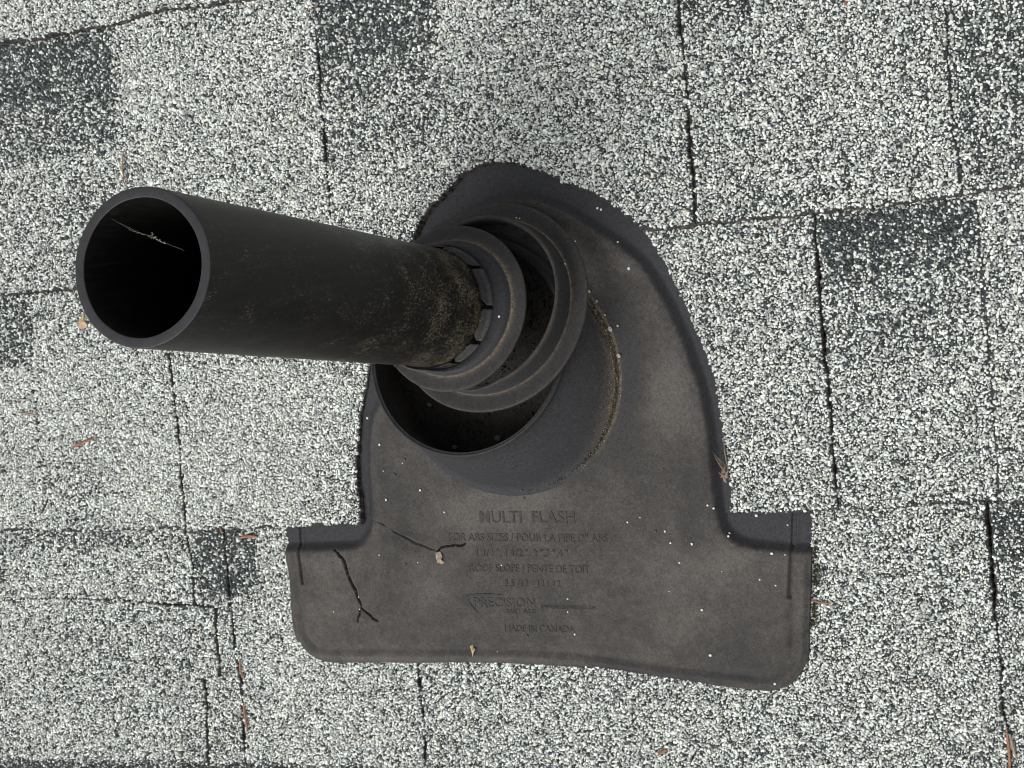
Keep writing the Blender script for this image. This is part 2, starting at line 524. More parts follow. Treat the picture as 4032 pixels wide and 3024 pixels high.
# ---------------------------------------------------------------- course lines and joints, back on the roof plane
E_ = 143.0
LN = {}
for k, l in {'A': [(0, 174), (405, 101), (636, 36), (817, 18)],
             'B': [(0, 1161), (289, 1139), (1400, 1020), (2504, 904), (3213, 835), (3842, 752), (4032, 730)],
             'C': [(0, 2089), (329, 2086), (709, 2077), (785, 2086), (1108, 2070), (2885, 2016), (3195, 2009), (3645, 1984), (4032, 1968)],
             'D': [(0, 2985), (443, 2987), (791, 2998), (1300, 3012), (1680, 3012)]}.items():
    p = pts(l, 4)
    e = 1 if k != 'A' else 1
    p = np.concatenate([[[p[0, 0] - 160, p[0, 1]]], p, [[max(p[-1, 0] + 160, 20), p[-1, 1] + (0 if k != 'A' else 2)]]])
    LN[k] = p
def lineY(k, x):
    return np.interp(x, LN[k][:, 0], LN[k][:, 1])
LN['Z'] = LN['A'] + np.array([0, 143.0]); LN['F'] = LN['D'] - np.array([0, 143.0])
ORDER = 'ZABCDF'

def joint(l, z=3):
    return pts(l, z)
V1 = joint([(1226, 0), (1259, 311), (1287, 579), (1313, 868)])
V2 = joint([(2671, 0), (2689, 200), (2703, 347), (2725, 615), (2739, 796)])
V3j = joint([(3206, 846), (3224, 1127), (3255, 1443), (3293, 1886)])
V4 = joint([(3898, 2164), (3929, 2512), (3952, 2765), (3967, 2879)])
V5 = joint([(661, 1384), (683, 1530), (703, 1675), (715, 1800), (728, 1928), (738, 2030)])
V6 = joint([(870, 2082), (905, 2366), (918, 2500), (949, 2670), (975, 2987)])
V7 = joint([(1648, 2620), (1662, 2760), (1678, 2880), (1680, 2975)])

def extendY(j, ylo, yhi):
    """joint polyline (x as a function of y) drawn from ylo up to yhi"""
    q = j[np.argsort(j[:, 1])]
    s0 = (q[1] - q[0]); s1 = (q[-1] - q[-2])
    lo = q[0] + s0 * ((ylo - q[0, 1]) / s0[1]); hi = q[-1] + s1 * ((yhi - q[-1, 1]) / s1[1])
    mid = [p for p in q if ylo + 0.5 < p[1] < yhi - 0.5]
    return np.array([lo] + mid + [hi])

def ztop(course, raise_=0.0):
    k = ORDER[ORDER.index(course)]
    def f(P):
        P = np.asarray(P)
        yb = np.interp(-350, LN[k][:, 0], LN[k][:, 1])
        return 4.6 - 4.6 * (P[:, 1] - yb) / E_ + raise_
    return f

def piece_poly(course, left, right, over=14, bottom=None, gap=0.0, rag=0.36, ragb=0.4, toplim=None):
    """course = its lower edge line; left/right joints or x values"""
    up = ORDER[ORDER.index(course) - 1]
    def side(j, sgn):
        if isinstance(j, (int, float)):
            yl = float(lineY(course, j)); yh = float(lineY(up, j)) + over
            return np.array([[j, yl], [j, yh]])
        for it in range(2):
            x0 = j[:, 0].mean()
            yl = float(lineY(course, x0)); yh = float(lineY(up, x0)) + over
        q = extendY(j, yl, yh)
        q = q + np.array([sgn * gap, 0])
        q[0, 1] = float(lineY(course, q[0, 0]))
        return q
    L = side(left, 1); R = side(right, -1)
    L = ragged(L, rag) if len(L) > 2 else L
    R = ragged(R, rag) if len(R) > 2 else R
    if bottom is None:
        xs = [L[0, 0]] + [x for x in LN[course][:, 0] if L[0, 0] + 3 < x < R[0, 0] - 3] + [R[0, 0]]
        Bt = np.array([[x, float(lineY(course, x))] for x in xs])
    else:
        Bt = np.array([L[0]] + list(bottom) + [R[0]])
    Bt = ragged(Bt, ragb)
    return np.concatenate([Bt[:-1], R, L[::-1][:-1] if True else L])

XL, XR = -770.0, 30.0
SHG = 'asphalt shingles laid in overlapping courses'
def shingle(label, course, left, right, raise_=0.0, tabs=(), bottom=None, zf=None, bevel=0.8, thick=2.8, gap=0.44, skip=(), poly=None):
    if poly is None:
        poly = piece_poly(course, left, right, bottom=bottom, gap=gap)
    if not tabs:
        o, org = slab('roof_shingle', poly, zf or ztop(course, raise_), thick, bevel=bevel, shade_line=ORDER[ORDER.index(course) - 1], label=label, cat='shingle', group=SHG, skip=skip)
        return o
    root = link('roof_shingle', None, None, label=label, cat='shingle', group=SHG)
    org = np.array([poly[:, 0].mean(), poly[:, 1].mean(), 0.0])
    put(root, org)
    tp = []
    for (tpoly, tr) in tabs:
        tp.append(tpoly)
    slab('base_layer', poly, ztop(course, raise_), thick, root, org, skip=list(skip) + [shrink(t, -0.7) for t in tp], shade_line=ORDER[ORDER.index(course) - 1])  # grains left out round each tab: dark rim in place of step shadow
    for (tpoly, tr) in tabs:
        slab('tab', tpoly, ztop(course, raise_ + tr), min(tr + 0.6, 2.2), root, org, skip=skip, shade_line=ORDER[ORDER.index(course) - 1])
    return root

def shrink(poly, d=2.0):
    poly = np.asarray(poly)
    t = np.roll(poly, -1, 0) - np.roll(poly, 1, 0); t /= np.linalg.norm(t, axis=1)[:, None] + 1e-9
    area = 0.5 * np.sum(poly[:, 0] * np.roll(poly[:, 1], -1) - np.roll(poly[:, 0], -1) * poly[:, 1])
    nrm = np.c_[-t[:, 1], t[:, 0]] * (1 if area > 0 else -1)
    return poly + nrm * d

# the shingle cut round the top of the flashing
ARC = pts([(1500, 1008), (1590, 985), (1633, 947), (1671, 855), (1736, 779), (1801, 708), (1845, 671), (1915, 646), (1986, 641),
           (2051, 654), (2132, 676), (2214, 714), (2322, 757), (2393, 801), (2463, 844), (2528, 909), (2600, 898)], 5)
ARC = spline(ARC, 2.5)
FL_R = pts([(2470, 850), (2504, 893), (2548, 940), (2613, 1042), (2678, 1172), (2714, 1241), (2759, 1348), (2797, 1462), (2822, 1570), (2841, 1665),
            (2854, 1760), (2869, 1854), (2878, 1918), (2887, 2013)], 4)
FL_L = pts([(1520, 900), (1490, 1200), (1474, 1380), (1455, 1440), (1446, 1509), (1430, 1572), (1420, 1642), (1411, 1730), (1404, 1806), (1406, 1870),
            (1414, 1965), (1424, 2066)], 4)
ja = joint([(445, 100), (485, 500), (545, 1125)])
jb = joint([(1722, 0), (1750, 300), (1800, 860)])
jc = joint([(3727, 0), (3740, 300), (3765, 560), (3800, 770)])
jd = joint([(105, 1160), (120, 1400), (200, 2080)])
jf = joint([(3845, 755), (3860, 1000), (3900, 1500), (3940, 1970)])

apron = [(1108, 2074), (1119, 2171), (1133, 2280), (1138, 2388), (1146, 2470), (1157, 2513), (1184, 2551), (1217, 2584), (1260, 2605),
         (1325, 2612), (1488, 2611), (1643, 2613), (1814, 2611), (2031, 2616), (2208, 2627), (2344, 2640), (2453, 2654), (2588, 2676),
         (2724, 2692), (2860, 2708), (2968, 2719), (3038, 2722), (3098, 2703), (3131, 2681), (3158, 2643), (3180, 2594), (3185, 2524),
         (3188, 2388), (3193, 2225), (3196, 2063), (3196, 2017)]
AP = spline(pts(apron, 6), 1.2)
hid = pts([(3196, 1950), (2960, 1900), (2930, 1700), (2880, 1450), (2790, 1200), (2660, 950), (2480, 740), (2250, 610), (1980, 560), (1760, 610),
           (1580, 760), (1450, 1100), (1370, 1500), (1340, 1800), (1350, 1960), (1105, 1990)], 6)
OUTL = np.concatenate([AP, hid])
UNDER = [shrink(OUTL, 1.2)]
shingle('pale speckled shingle in the topmost course, cut by the upper left corner of the photo', 'A', XL, XR)
shingle('shingle with a dark blotch at left and wide pale tab above the pipe mouth', 'B', XL, V1,
        tabs=[(piece_poly('B', ja, V1, gap=0.44), 1.3)])
bb = [p for p in LN['B'] if V1[-1, 0] + 3 < p[0] < ARC[0, 0] - 2] + list(ARC) + [p for p in LN['B'] if ARC[-1, 0] + 2 < p[0] < V2[-1, 0] - 2]
pb = piece_poly('B', V1, V2, bottom=bb, gap=0.44)
xx = [p for p in bb if p[0] > jb[:, 0].mean() + 8]
shingle('grey shingle whose lower edge is cut in an arch round the top of the flashing', 'B', V1, V2, raise_=1.5, poly=pb, thick=4.6, bevel=1.7)
shingle('pale shingle at the upper right, above the dark recessed blotch', 'B', V2, XR, raise_=0.2,
        tabs=[(piece_poly('B', V2, jc, gap=0.44), 0.8)])
shingle('pale shingle under the pipe mouth at the left edge, with an orange needle on it', 'C', XL, V5,
        tabs=[(piece_poly('C', jd, V5, gap=0.44), 0.8)])
pe = piece_poly('C', V5, -505.0, gap=0.45)
xl5 = extendY(V5, float(lineY('C', V5[0, 0])), float(lineY('B', V5[0, 0])) + 14) + np.array([.55, 0])
fl = FL_L[np.argsort(FL_L[:, 1])]
fl = fl.copy(); fl[0, 1] = float(lineY('C', fl[0, 0]))
bt = np.array([[x, float(lineY('C', x))] for x in [xl5[0, 0], *[q for q in LN['C'][:, 0] if xl5[0, 0] + 3 < q < fl[0, 0] - 3], fl[0, 0]]])
pe = np.concatenate([ragged(bt, .35)[:-1], ragged(fl, .25), ragged(xl5, .28)[::-1][:-1]])
shingle('very pale shingle ending at the left edge of the flashing, below the pipe', 'C', None, None, raise_=0.7, poly=pe)
fr = FL_R[np.argsort(FL_R[:, 1])].copy(); fr[0, 1] = float(lineY('C', fr[0, 0]))
v3 = extendY(V3j, float(lineY('C', V3j[-1, 0])), float(lineY('B', V3j[0, 0])) + 14) - np.array([.5, 0]); v3[0, 1] = float(lineY('C', v3[0, 0]))
bt = np.array([[x, float(lineY('C', x))] for x in [fr[0, 0], *[q for q in LN['C'][:, 0] if fr[0, 0] + 3 < q < v3[0, 0] - 3], v3[0, 0]]])
pr = np.concatenate([ragged(bt, .35)[:-1], ragged(v3, .28), [[fr[-1, 0], v3[-1, 1]]], ragged(fr, .25)[::-1][:-1]])
shingle('pale shingle cut in a curve along the right side of the flashing', 'C', None, None, raise_=1.3, poly=pr)
shingle('shingle with a large dark blotch at its top, right of the curved cut shingle', 'C', V3j, XR,
        tabs=[(piece_poly('C', jf, XR, gap=0.2), 0.9)])
# the torn tab at the lower left
tu = pts([(20, 2100), (722, 2096), (732, 2153), (742, 2201), (751, 2238), (751, 2289), (756, 2340), (761, 2386), (671, 2379), (570, 2372), (468, 2364), (250, 2360), (20, 2366)], 4)
tu[0, 1] += 16; tu[1, 1] += 16
tu = np.concatenate([ragged(np.r_[tu, tu[:1]], .22)[:-1]])
tl = pts([(20, 2362), (250, 2356), (468, 2362), (570, 2374), (671, 2381), (761, 2389), (834, 2394), (844, 2404), (846, 2458), (858, 2544), (864, 2664), (800, 2668), (806, 2690), (813, 2733), (816, 2860), (826, 2990)], 4)
cd = np.array([[x, float(lineY('D', x))] for x in (tl[-1, 0], -620.0, tl[0, 0] - 2)])
tl[-1, 1] = cd[0, 1]
tl = ragged(np.r_[tl, cd[1:], tl[:1]], .22)[:-1]
shingle('shingle with a cracked and torn tab at the lower left corner', 'D', XL, V6,
        tabs=[(tu, 0.9), (tl, 1.7)], gap=0.445, skip=UNDER)
shingle('pale shingle below lower left corner of flashing, right of the long gap', 'D', V6, V7, gap=0.445, raise_=0.3, skip=UNDER)
shingle('speckled shingle under the lower right half of the flashing', 'D', V7, V4, raise_=0.6, gap=0.445, skip=UNDER)
shingle('lower right corner shingle with a dark blotch and two brown needles', 'D', V4, XR, gap=0.44)
shingle('dark topped shingle showing as a narrow strip along the bottom of the photo', 'F', XL, XR)

# felt and deck under the shingles, running on past the frame
xs = np.linspace(-5000, 5000, 3)
dv = [((x + ORG[0]), (y + ORG[1]), -3.5) for y in (-5000, 5000) for x in (-5000, 5000)]
me = make_mesh('roof_deck', mm2m(dv, (ORG[0], ORG[1], 0)), [(0, 1, 3, 2)], attrs={'bare': np.ones(4)})
o = link('roof_deck', me, m_asph, kind='structure'); put(o, (ORG[0], ORG[1], 0))
uv = [(XL, 320, -3.0), (XR, 320, -3.0), (XR, -480, -3.0), (XL, -480, -3.0)]
me = make_mesh('roof_underlay', mm2m(uv, (ORG[0], ORG[1], 0)), [(3, 2, 1, 0)])
o = link('roof_underlay', me, m_deck, kind='structure'); put(o, (ORG[0], ORG[1], 0))
ft = [(-440, 40, -2.6), (-270, 40, -2.6), (-270, -160, -2.6), (-440, -160, -2.6)]
n_ = 60
gx, gy = np.meshgrid(np.linspace(-450, -262, n_), np.linspace(-165, 45, n_))
hz = -1.5 + rng.random(gx.shape) * 0.9 + 0.8 * np.sin(gx / 9) * np.cos(gy / 11)
vv = np.stack([gx, gy, hz], 2).reshape(-1, 3)
fa = [(j * n_ + i, j * n_ + i + 1, (j + 1) * n_ + i + 1, (j + 1) * n_ + i) for j in range(n_ - 1) for i in range(n_ - 1)]
me = make_mesh('roof_underlay', mm2m(vv, (ORG[0], ORG[1], 0)), fa)
o = link('roof_underlay', me, m_deck, kind='structure'); put(o, (ORG[0], ORG[1], 0))

# ---------------------------------------------------------------- the rubber flashing
FLASH_ORG = np.array([-343.0, -68.0, 3.0])
flash = link('pipe_flashing', None, None, label='black rubber pipe flashing with raised lettering and a cracked lower left corner', cat='roof flashing')
put(flash, FLASH_ORG)

cont_r = [(1600, 1000), (1700, 900), (1790, 850), (1872, 803), (1942, 768), (2078, 757), (2214, 797), (2322, 862), (2458, 950), (2539, 1020), (2600, 1105), (2660, 1215), (2715, 1340), (2760, 1465),
          (2792, 1580), (2812, 1700), (2826, 1820), (2838, 1950), (2852, 2030), (2880, 2090), (2930, 2122), (3050, 2140), (3240, 2152)]
cont_l = [(1060, 2150), (1250, 2140), (1380, 2136), (1412, 2122), (1432, 2095), (1446, 2060), (1445, 1980), (1438, 1870), (1438, 1740), (1450, 1640), (1480, 1560), (1490, 1400), (1500, 1200)]
CR = spline(pts(cont_r, 5), 2.5); CL = spline(pts(cont_l, 5), 2.5)
apr_out = pts([(3300, 2300), (3300, 2900), (1000, 2900), (1000, 2300)], 5)
PLAT = np.concatenate([CR, apr_out, CL])
HUBC = np.array([-355.4, -50.9, 22.8]); HUBN = np.array([-.053, .30, .952]); HUBN /= np.linalg.norm(HUBN)
HUBR = 55.6; BASEC = np.array([-343.4, -68.2]); BASER = 61.3

def frame_of(n):
    u = np.cross([0, 1.0, 0], n); u /= np.linalg.norm(u)
    return u, np.cross(n, u)
NSEG = 160
TH = np.linspace(0, 2 * np.pi, NSEG, endpoint=False)
def circle3(c, n, r, th=TH):
    n = np.asarray(n, float) / np.linalg.norm(n)
    u, v = frame_of(n)
    return np.asarray(c) + np.asarray(r)[..., None] * (u * np.cos(th)[:, None] + v * np.sin(th)[:, None]) if np.ndim(r) else \
        np.asarray(c) + r * (u * np.cos(th)[:, None] + v * np.sin(th)[:, None])
rimc = circle3(HUBC, HUBN, HUBR)
basec = np.c_[BASEC + BASER * np.c_[np.cos(TH), np.sin(TH)], np.full(NSEG, 5.5)]
cen = np.array([-350.0, -58.0])
dr = rimc[:, :2] - cen; rr_ = np.hypot(*dr.T); ra_ = np.arctan2(dr[:, 1], dr[:, 0])
db = basec[:, :2] - cen; br_ = np.hypot(*db.T); ba_ = np.arctan2(db[:, 1], db[:, 0])
o_ = np.argsort(ba_)
br_at = np.interp(ra_, ba_[o_], br_[o_], period=2 * np.pi)
foot_r = np.maximum(br_at, rr_ + 2.5 + 0 * rr_)
foot = cen + np.c_[np.cos(ra_), np.sin(ra_)] * foot_r[:, None]

CRACKS = [(pts([(1315, 2166), (1340, 2190), (1358, 2220), (1380, 2280), (1401, 2323), (1420, 2377), (1423, 2391)], 6), 1.15),
          (pts([(1423, 2391), (1416, 2420), (1410, 2448)], 6), 0.55),
          (pts([(1423, 2391), (1445, 2408), (1461, 2421), (1474, 2436), (1488, 2445)], 6), 0.6),
          (pts([(1461, 2049), (1504, 2060), (1530, 2078), (1559, 2101), (1590, 2120), (1624, 2139), (1678, 2155), (1724, 2171)], 6), 0.4),
          (pts([(1724, 2171), (1740, 2160), (1760, 2152), (1790, 2148), (1830, 2141)], 6), 0.6)]
CRACKS = [(ragged(l_, 0.30 if w_ > .45 else 0.15, 1.6), w_) for l_, w_ in CRACKS]
SLOTS = [(pts([(1166, 2050), (1176, 2180), (1190, 2298)], 6), 0.75), (pts([(3121, 1995), (3116, 2200), (3109, 2350)], 6), 0.95)]

def plate_z(P, full=False):
    sdp, _ = segdist(P, PLAT); sdp = np.where(inpoly(P, PLAT), sdp, -sdp)
    up = smooth((sdp + 1.0) / 6.0)
    yC = lineY('C', P[:, 0])
    t = np.clip((yC - P[:, 1]) / 143.0, 0, 1)          # how far down over the lower course
    z = 1.6 + 4.0 * up + 1.2 * t
    # soft ridge on the inner side of the contour
    z += 0.9 * np.exp(-((sdp - 8.0) / 4.0) ** 2) * (sdp > 0) * (1 - smooth(t / 0.25))
    # outer bead and the wavy lower edge
    ed, _ = segdist(P, AP, closed=False)
    bottom = smooth(t / 0.3)
    z -= 2.0 * smooth(1 - ed / 9.0) * bottom
    z += 1.1 * np.exp(-((ed - 3.2) / 1.9) ** 2) * bottom
    z -= 1.1 * np.exp(-((ed - 8.0) / 2.0) ** 2) * bottom
    z += bottom * (1.1 * np.sin((P[:, 0] + 455) / 33.0) * 0.5 + 0.6 * np.sin((P[:, 0]) / 17.0 + P[:, 1] / 23.0) * 0.4)
    # dents near the left corner
    q = pts([(1240, 2420)], 6)[0]
    z += 1.3 * np.exp(-(((P[:, 0] - q[0] + 0.25 * (P[:, 1] - q[1])) / 6) ** 2 + ((P[:, 1] - q[1]) / 18) ** 2))
    # cracks: one lip sags below the other
    cr = np.zeros(len(P)); 
    for line, w in CRACKS:
        d, near = segdist(P, line, closed=False)
        L = np.linalg.norm(line[-1] - line[0])
        s = np.linalg.norm(near - line[0], axis=1) / (L + 1e-6)
        ww = w * (0.05 + 0.95 * np.clip(np.sin(np.pi * np.clip(0.04 + 0.86 * s, 0, 1)), 0, 1) ** 1.3) * (1 + 0.35 * np.sin(s * 31 + w * 9) * np.sin(s * 17))
        g_ = smooth(1 - (d - ww * 0.45) / 0.45)
        z -= 4.2 * min(1.0, w / 0.75) ** 2.0 * g_
        cr = np.maximum(cr, g_)
        side = np.sign((line[-1] - line[0])[0] * (P - line[0])[:, 1] - (line[-1] - line[0])[1] * (P - line[0])[:, 0])
        z += (0.55 if w > 0.45 else 1.3) * side * np.exp(-(d / 5.0) ** 2) * (w > 0.3) * np.clip(1 - abs(s - .5) * 1.6, 0, 1)
    for line, w in SLOTS:
        d, near = segdist(P, line, closed=False)
        z -= 1.5 * smooth(1 - (d - w * 0.7) / 0.45)
        z += 0.35 * np.exp(-((d - w - 1.0) / 0.8) ** 2)
    if full:
        return z, up, cr
    return z

# fine height field clipped to the outline and to the hole under the collar
st = 0.5
lo = OUTL.min(0); hi = OUTL.max(0)
nx = int((hi[0] - lo[0]) / st) + 2; ny = int((hi[1] - lo[1]) / st) + 2
GX, GY = np.meshgrid(lo[0] + np.arange(nx) * st, lo[1] + np.arange(ny) * st)
G = np.stack([GX, GY], 2).reshape(-1, 2)
ins = inpoly(G, OUTL) & ~inpoly(G, cen + (foot - cen) * 0.97)
cells = ins.reshape(ny, nx)
cm = cells[:-1, :-1] & cells[1:, :-1] & cells[:-1, 1:] & cells[1:, 1:]
jj, ii = np.nonzero(cm)
quad = np.stack([jj * nx + ii, jj * nx + ii + 1, (jj + 1) * nx + ii + 1, (jj + 1) * nx + ii], 1)
used = np.zeros(nx * ny, bool); used[quad.ravel()] = True
remap = np.cumsum(used) - 1
G = G[used]; quad = remap[quad]
cnt = np.bincount(quad.ravel(), minlength=len(G))
bidx = np.nonzero(cnt < 4)[0]
d_, near_ = segdist(G[bidx], OUTL)
sn = d_ < 1.2
G[bidx[sn]] = near_[sn]
Z, UP, CRK = plate_z(G, True)
# skirt: boundary edges dropped by the rubber's thickness
e = np.concatenate([quad[:, [0, 1]], quad[:, [1, 2]], quad[:, [2, 3]], quad[:, [3, 0]]])
key = np.minimum(e[:, 0], e[:, 1]).astype(np.int64) * len(G) + np.maximum(e[:, 0], e[:, 1])
uq, inv, c_ = np.unique(key, return_inverse=True, return_counts=True)
be = e[c_[inv] == 1]
bi = np.unique(be.ravel()); bm = -np.ones(len(G), int); bm[bi] = np.arange(len(bi)) + len(G)
VV = np.concatenate([np.c_[G, Z], np.c_[G[bi], Z[bi] - 2.0]])
sk = np.stack([be[:, 1], be[:, 0], bm[be[:, 0]], bm[be[:, 1]]], 1)
F = np.concatenate([quad, sk])
# dust gathers on the raised middle, grime at the collar's foot
rc = np.hypot(*(VV[:, :2] - BASEC).T); an = np.arctan2(VV[:, 1] - BASEC[1], VV[:, 0] - BASEC[0])
rightside = np.exp(-((an - 0.12) / 0.62) ** 2)
grime = np.clip(0.6 * np.exp(-((rc - BASER) / 2.6) ** 2) * rightside + 0.25 * np.exp(-((rc - BASER) / 1.2) ** 2), 0, 1)
dust = np.concatenate([0.12 + 0.88 * smooth((UP - 0.55) / 0.45), np.full(len(bi), 0.1)])
dust *= 1 - 0.45 * np.exp(-((rc - BASER - 5) / 9) ** 2) * np.exp(-((an + 0.1) / 0.9) ** 2)
dust *= 1 - 0.35 * smooth((VV[:, 1] - 0) / 40)
for (x_, y_, sx_, sy_, am_) in [(1960, 1970, 26, 8, .75), (1900, 2050, 30, 10, .45), (2180, 1960, 16, 7, .35), (2620, 1560, 14, 22, .5), (2740, 2260, 30, 14, .5), (2700, 2480, 22, 12, .25), (1700, 2330, 16, 10, .3),
                                (1300, 2400, 16, 16, .3), (2400, 1050, 16, 8, .35), (1480, 2590, 40, 3, .4), (2000, 2600, 40, 3, .35), (2480, 1440, 9, 24, -.5), (2500, 1800, 14, 12, -.35), (2560, 2660, 60, 5, -.45),
                                (2900, 2560, 20, 14, -.3), (1560, 2000, 12, 22, -.25), (2720, 1950, 8, 30, -.4), (2860, 2200, 12, 5, .3), (1250, 2230, 16, 6, .3)]:
    c_ = onz((x_, y_), 6)
    dust += am_ * np.exp(-((VV[:, 0] - c_[0]) / sx_) ** 2 - ((VV[:, 1] - c_[1]) / sy_) ** 2) * (dust > .3)
dust = np.clip(dust, 0, 1.6)
dust[:len(G)] *= (1 - CRK)
me = make_mesh('base_plate', mm2m(VV, FLASH_ORG), F.ravel(), np.full(len(F), 4), {'dust': dust, 'grime': grime}, True)
plate = link('base_plate', me, m_plate, flash)
put(plate, FLASH_ORG, FLASH_ORG)

def loft(name, rings, mats, parent, org, porg, attrs, closed_profile=False, **kw):
    R = np.array(rings); k, n = R.shape[:2]
    F = []
    kk = k if closed_profile else k - 1
    for a in range(kk):
        b_ = (a + 1) % k
        for i in range(n):
            j = (i + 1) % n
            F.append((a * n + i, a * n + j, b_ * n + j, b_ * n + i))
    me = make_mesh(name, mm2m(R.reshape(-1, 3), org), F, attrs={q: np.asarray(v).reshape(-1) for q, v in attrs.items()}, smooth_faces=True)
    o = link(name, me, mats, parent, **kw)
    put(o, org, porg)
    return o

# the collar: a cone rising from the plate, level at its lip
rings = []; dl = []; gl = []
zf = plate_z(foot)
foot3 = np.c_[foot, zf - 0.3]
flare = cen + (foot - cen) * ((foot_r + 3.6) / foot_r)[:, None]
flare3 = np.c_[flare, plate_z(flare) - 0.25]
th2 = np.arctan2(foot[:, 1] - BASEC[1], foot[:, 0] - BASEC[0])
side_r = np.exp(-((th2 - 0.12) / 0.75) ** 2)
rings.append(flare3); dl.append(0.5 * np.ones(NSEG)); gl.append(side_r * .9)
rings.append(foot3 + [0, 0, 1.0]); dl.append(0.3 * np.ones(NSEG)); gl.append(side_r * 1.0)
for t in np.linspace(0.06, 0.93, 12):
    p = foot3 * (1 - t) + rimc * t
    # the wall stands slightly bulged
    out = np.c_[np.cos(ra_), np.sin(ra_), np.zeros(NSEG)]
    p = p + out * (1.6 * math.sin(math.pi * t) - 0.6)
    p += out * (0.15 * np.sin(5 * TH + 3 * t))[:, None]
    rings.append(p); dl.append(0.12 + 0.5 * smooth(np.full(NSEG, (t - .8) / .13)) ); gl.append(side_r * max(0, 0.8 - t * 2.6) + 0.22 * side_r * (1 - t))
lip_h = 0.4 * np.sin(3 * TH)
for (dr_, dz_) in ((0.6, -1.2), (1.1, 0.4), (0.7, 1.3), (-0.1, 1.4), (-0.5, 0.7), (-0.8, 0.65), (-1.2, 1.0), (-1.6, 0.4), (-1.8, -1.5)):
    p = circle3(HUBC + HUBN * dz_, HUBN, HUBR + dr_) + HUBN * 0.0
    rings.append(p); dl.append(np.full(NSEG, 0.75 if dz_ > 0.5 else 0.3)); gl.append(np.zeros(NSEG))
for t in np.linspace(0.2, 1.0, 5):
    q = foot3 * 0.97 + 0.03 * np.r_[cen, 0]; q[:, 2] = 1.0
    p = rings[14 + 8] * (1 - t) + q * t
    if t > 0.9: p[:, 2] = -0.5
    p[:, 2] = np.minimum(p[:, 2], rings[14 + 8][:, 2])
    rings.append(p); dl.append(np.full(NSEG, 0.5)); gl.append(np.full(NSEG, 0.22))
loft('collar', rings, m_hub, flash, np.array([-345., -62., 8.]), FLASH_ORG, {'dust': dl, 'grime': gl})

# ---------------------------------------------------------------- the pipe
def pipe_axis(z):
    return TOP + AX * ((z - TOP[2]) / AX[2])
PB = pipe_axis(-25.0)
NP_ = 128
thp = np.linspace(0, 2 * np.pi, NP_, endpoint=False)
wob = 0.16 * np.sin(3 * thp + 1) + 0.10 * np.sin(7 * thp) + 0.06 * np.sin(13 * thp + 2)
R_, low, outm, rimm = [], [], [], []
LT = np.linalg.norm(TOP - PB)
for s in np.linspace(0, 1, 40):
    c = PB + (TOP - PB) * s - AX * (0.5 if s == 1 else 0)
    R_.append(circle3(c, AX, 30.15, thp)); 
    zz = c[2]
    low.append(np.full(NP_, np.clip(1.05 - (zz - 35) / 150.0, 0, 1.1))); outm.append(np.ones(NP_)); rimm.append(np.zeros(NP_))
for (dr_, dz_, rm) in ((30.12, -0.12, 1), (29.98, 0.0, 1), (29.6, 0.04, 1), (28.2, 0.08, 1), (26.6, 0.04, 1), (26.3, 0.0, 1), (26.18, -0.14, 1), (26.15, -0.5, 0)):
    R_.append(circle3(TOP, AX, dr_ + wob * (0.5 if dr_ < 27 else 0.25), thp) + AX * (dz_ + 0.12 * np.sin(2 * thp)[:, None]))
    low.append(np.zeros(NP_)); outm.append(np.zeros(NP_)); rimm.append(np.full(NP_, rm))
for s in (3, 8, 20, 45, 90, 150, 220, LT):
    R_.append(circle3(TOP - AX * s, AX, 26.15, thp)); low.append(np.zeros(NP_)); outm.append(np.zeros(NP_)); rimm.append(np.zeros(NP_))
pipe = loft('vent_pipe', R_, m_pipe, None, PB, None, {'low': low, 'out': outm, 'rim': rimm},
            label='black plastic vent pipe standing plumb through the flashing, open at its end', cat='vent pipe')

# ---------------------------------------------------------------- the two torn-off seal rings
def keep_off_pipe(p, clear):
    """rubber cannot pass through the pipe: push any point out to the pipe's face"""
    d = p - TOP; ax = d @ AX; perp = d - ax[:, None] * AX
    r = np.linalg.norm(perp, axis=1)
    m = r < 30.15 + clear
    p = p.copy()
    p[m] = TOP + ax[m, None] * AX + perp[m] / r[m, None] * (30.15 + clear)
    return p
R1C = np.array([-338.4, -30.9, 27.4]); R1N = np.array([-.062, .324, .944]); R1N /= np.linalg.norm(R1N)
R2C = np.array([-355.0, -29.2, 37.6]); R2N = np.array([-.05, .257, .965]); R2N /= np.linalg.norm(R2N)

def under_ring2(p):
    """the wide ring is pressed down where the small one lies on it"""
    q = p - R2C; h = q @ R2N; perp = q - h[:, None] * R2N; r = np.linalg.norm(perp, axis=1)
    w = smooth(1 - (r - 42.0) / 7.0)
    over = np.maximum(h + 2.2, 0) * w
    return p - over[:, None] * R2N
prof1 = [  # radius, height along the ring's axis, dust, grime
    (53.9, -0.9, .3, 0), (54.3, 0.0, .9, 0), (53.9, 0.75, 1.0, 0), (53.2, 0.9, .75, 0), (51.5, 0.85, .55, 0), (49.5, 0.8, .6, 0), (47.5, 0.75, .65, 0.05), (46.3, 0.8, .7, 0.3), (45.9, 0.9, .7, .8), (45.6, 1.1, 1, 1.5), (45.45, 1.5, .6, 1.0), (45.35, 2.0, .4, .15), (45.0, 4.0, .35, 0), (44.7, 8.0, .35, 0), (44.5, 11.0, .4, 0), (44.3, 12.4, .8, 0), (43.8, 13.0, 1, 0), (43.0, 13.1, 1, 0), (42.3, 12.6, .9, 0), (42.0, 11.5, .3, 0),
    (42.1, 6.0, .1, 0), (42.6, 1.0, .1, 0), (43.2, -0.9, .1, 0), (48.0, -1.0, .1, 0)]
rg, du, gr = [], [], []
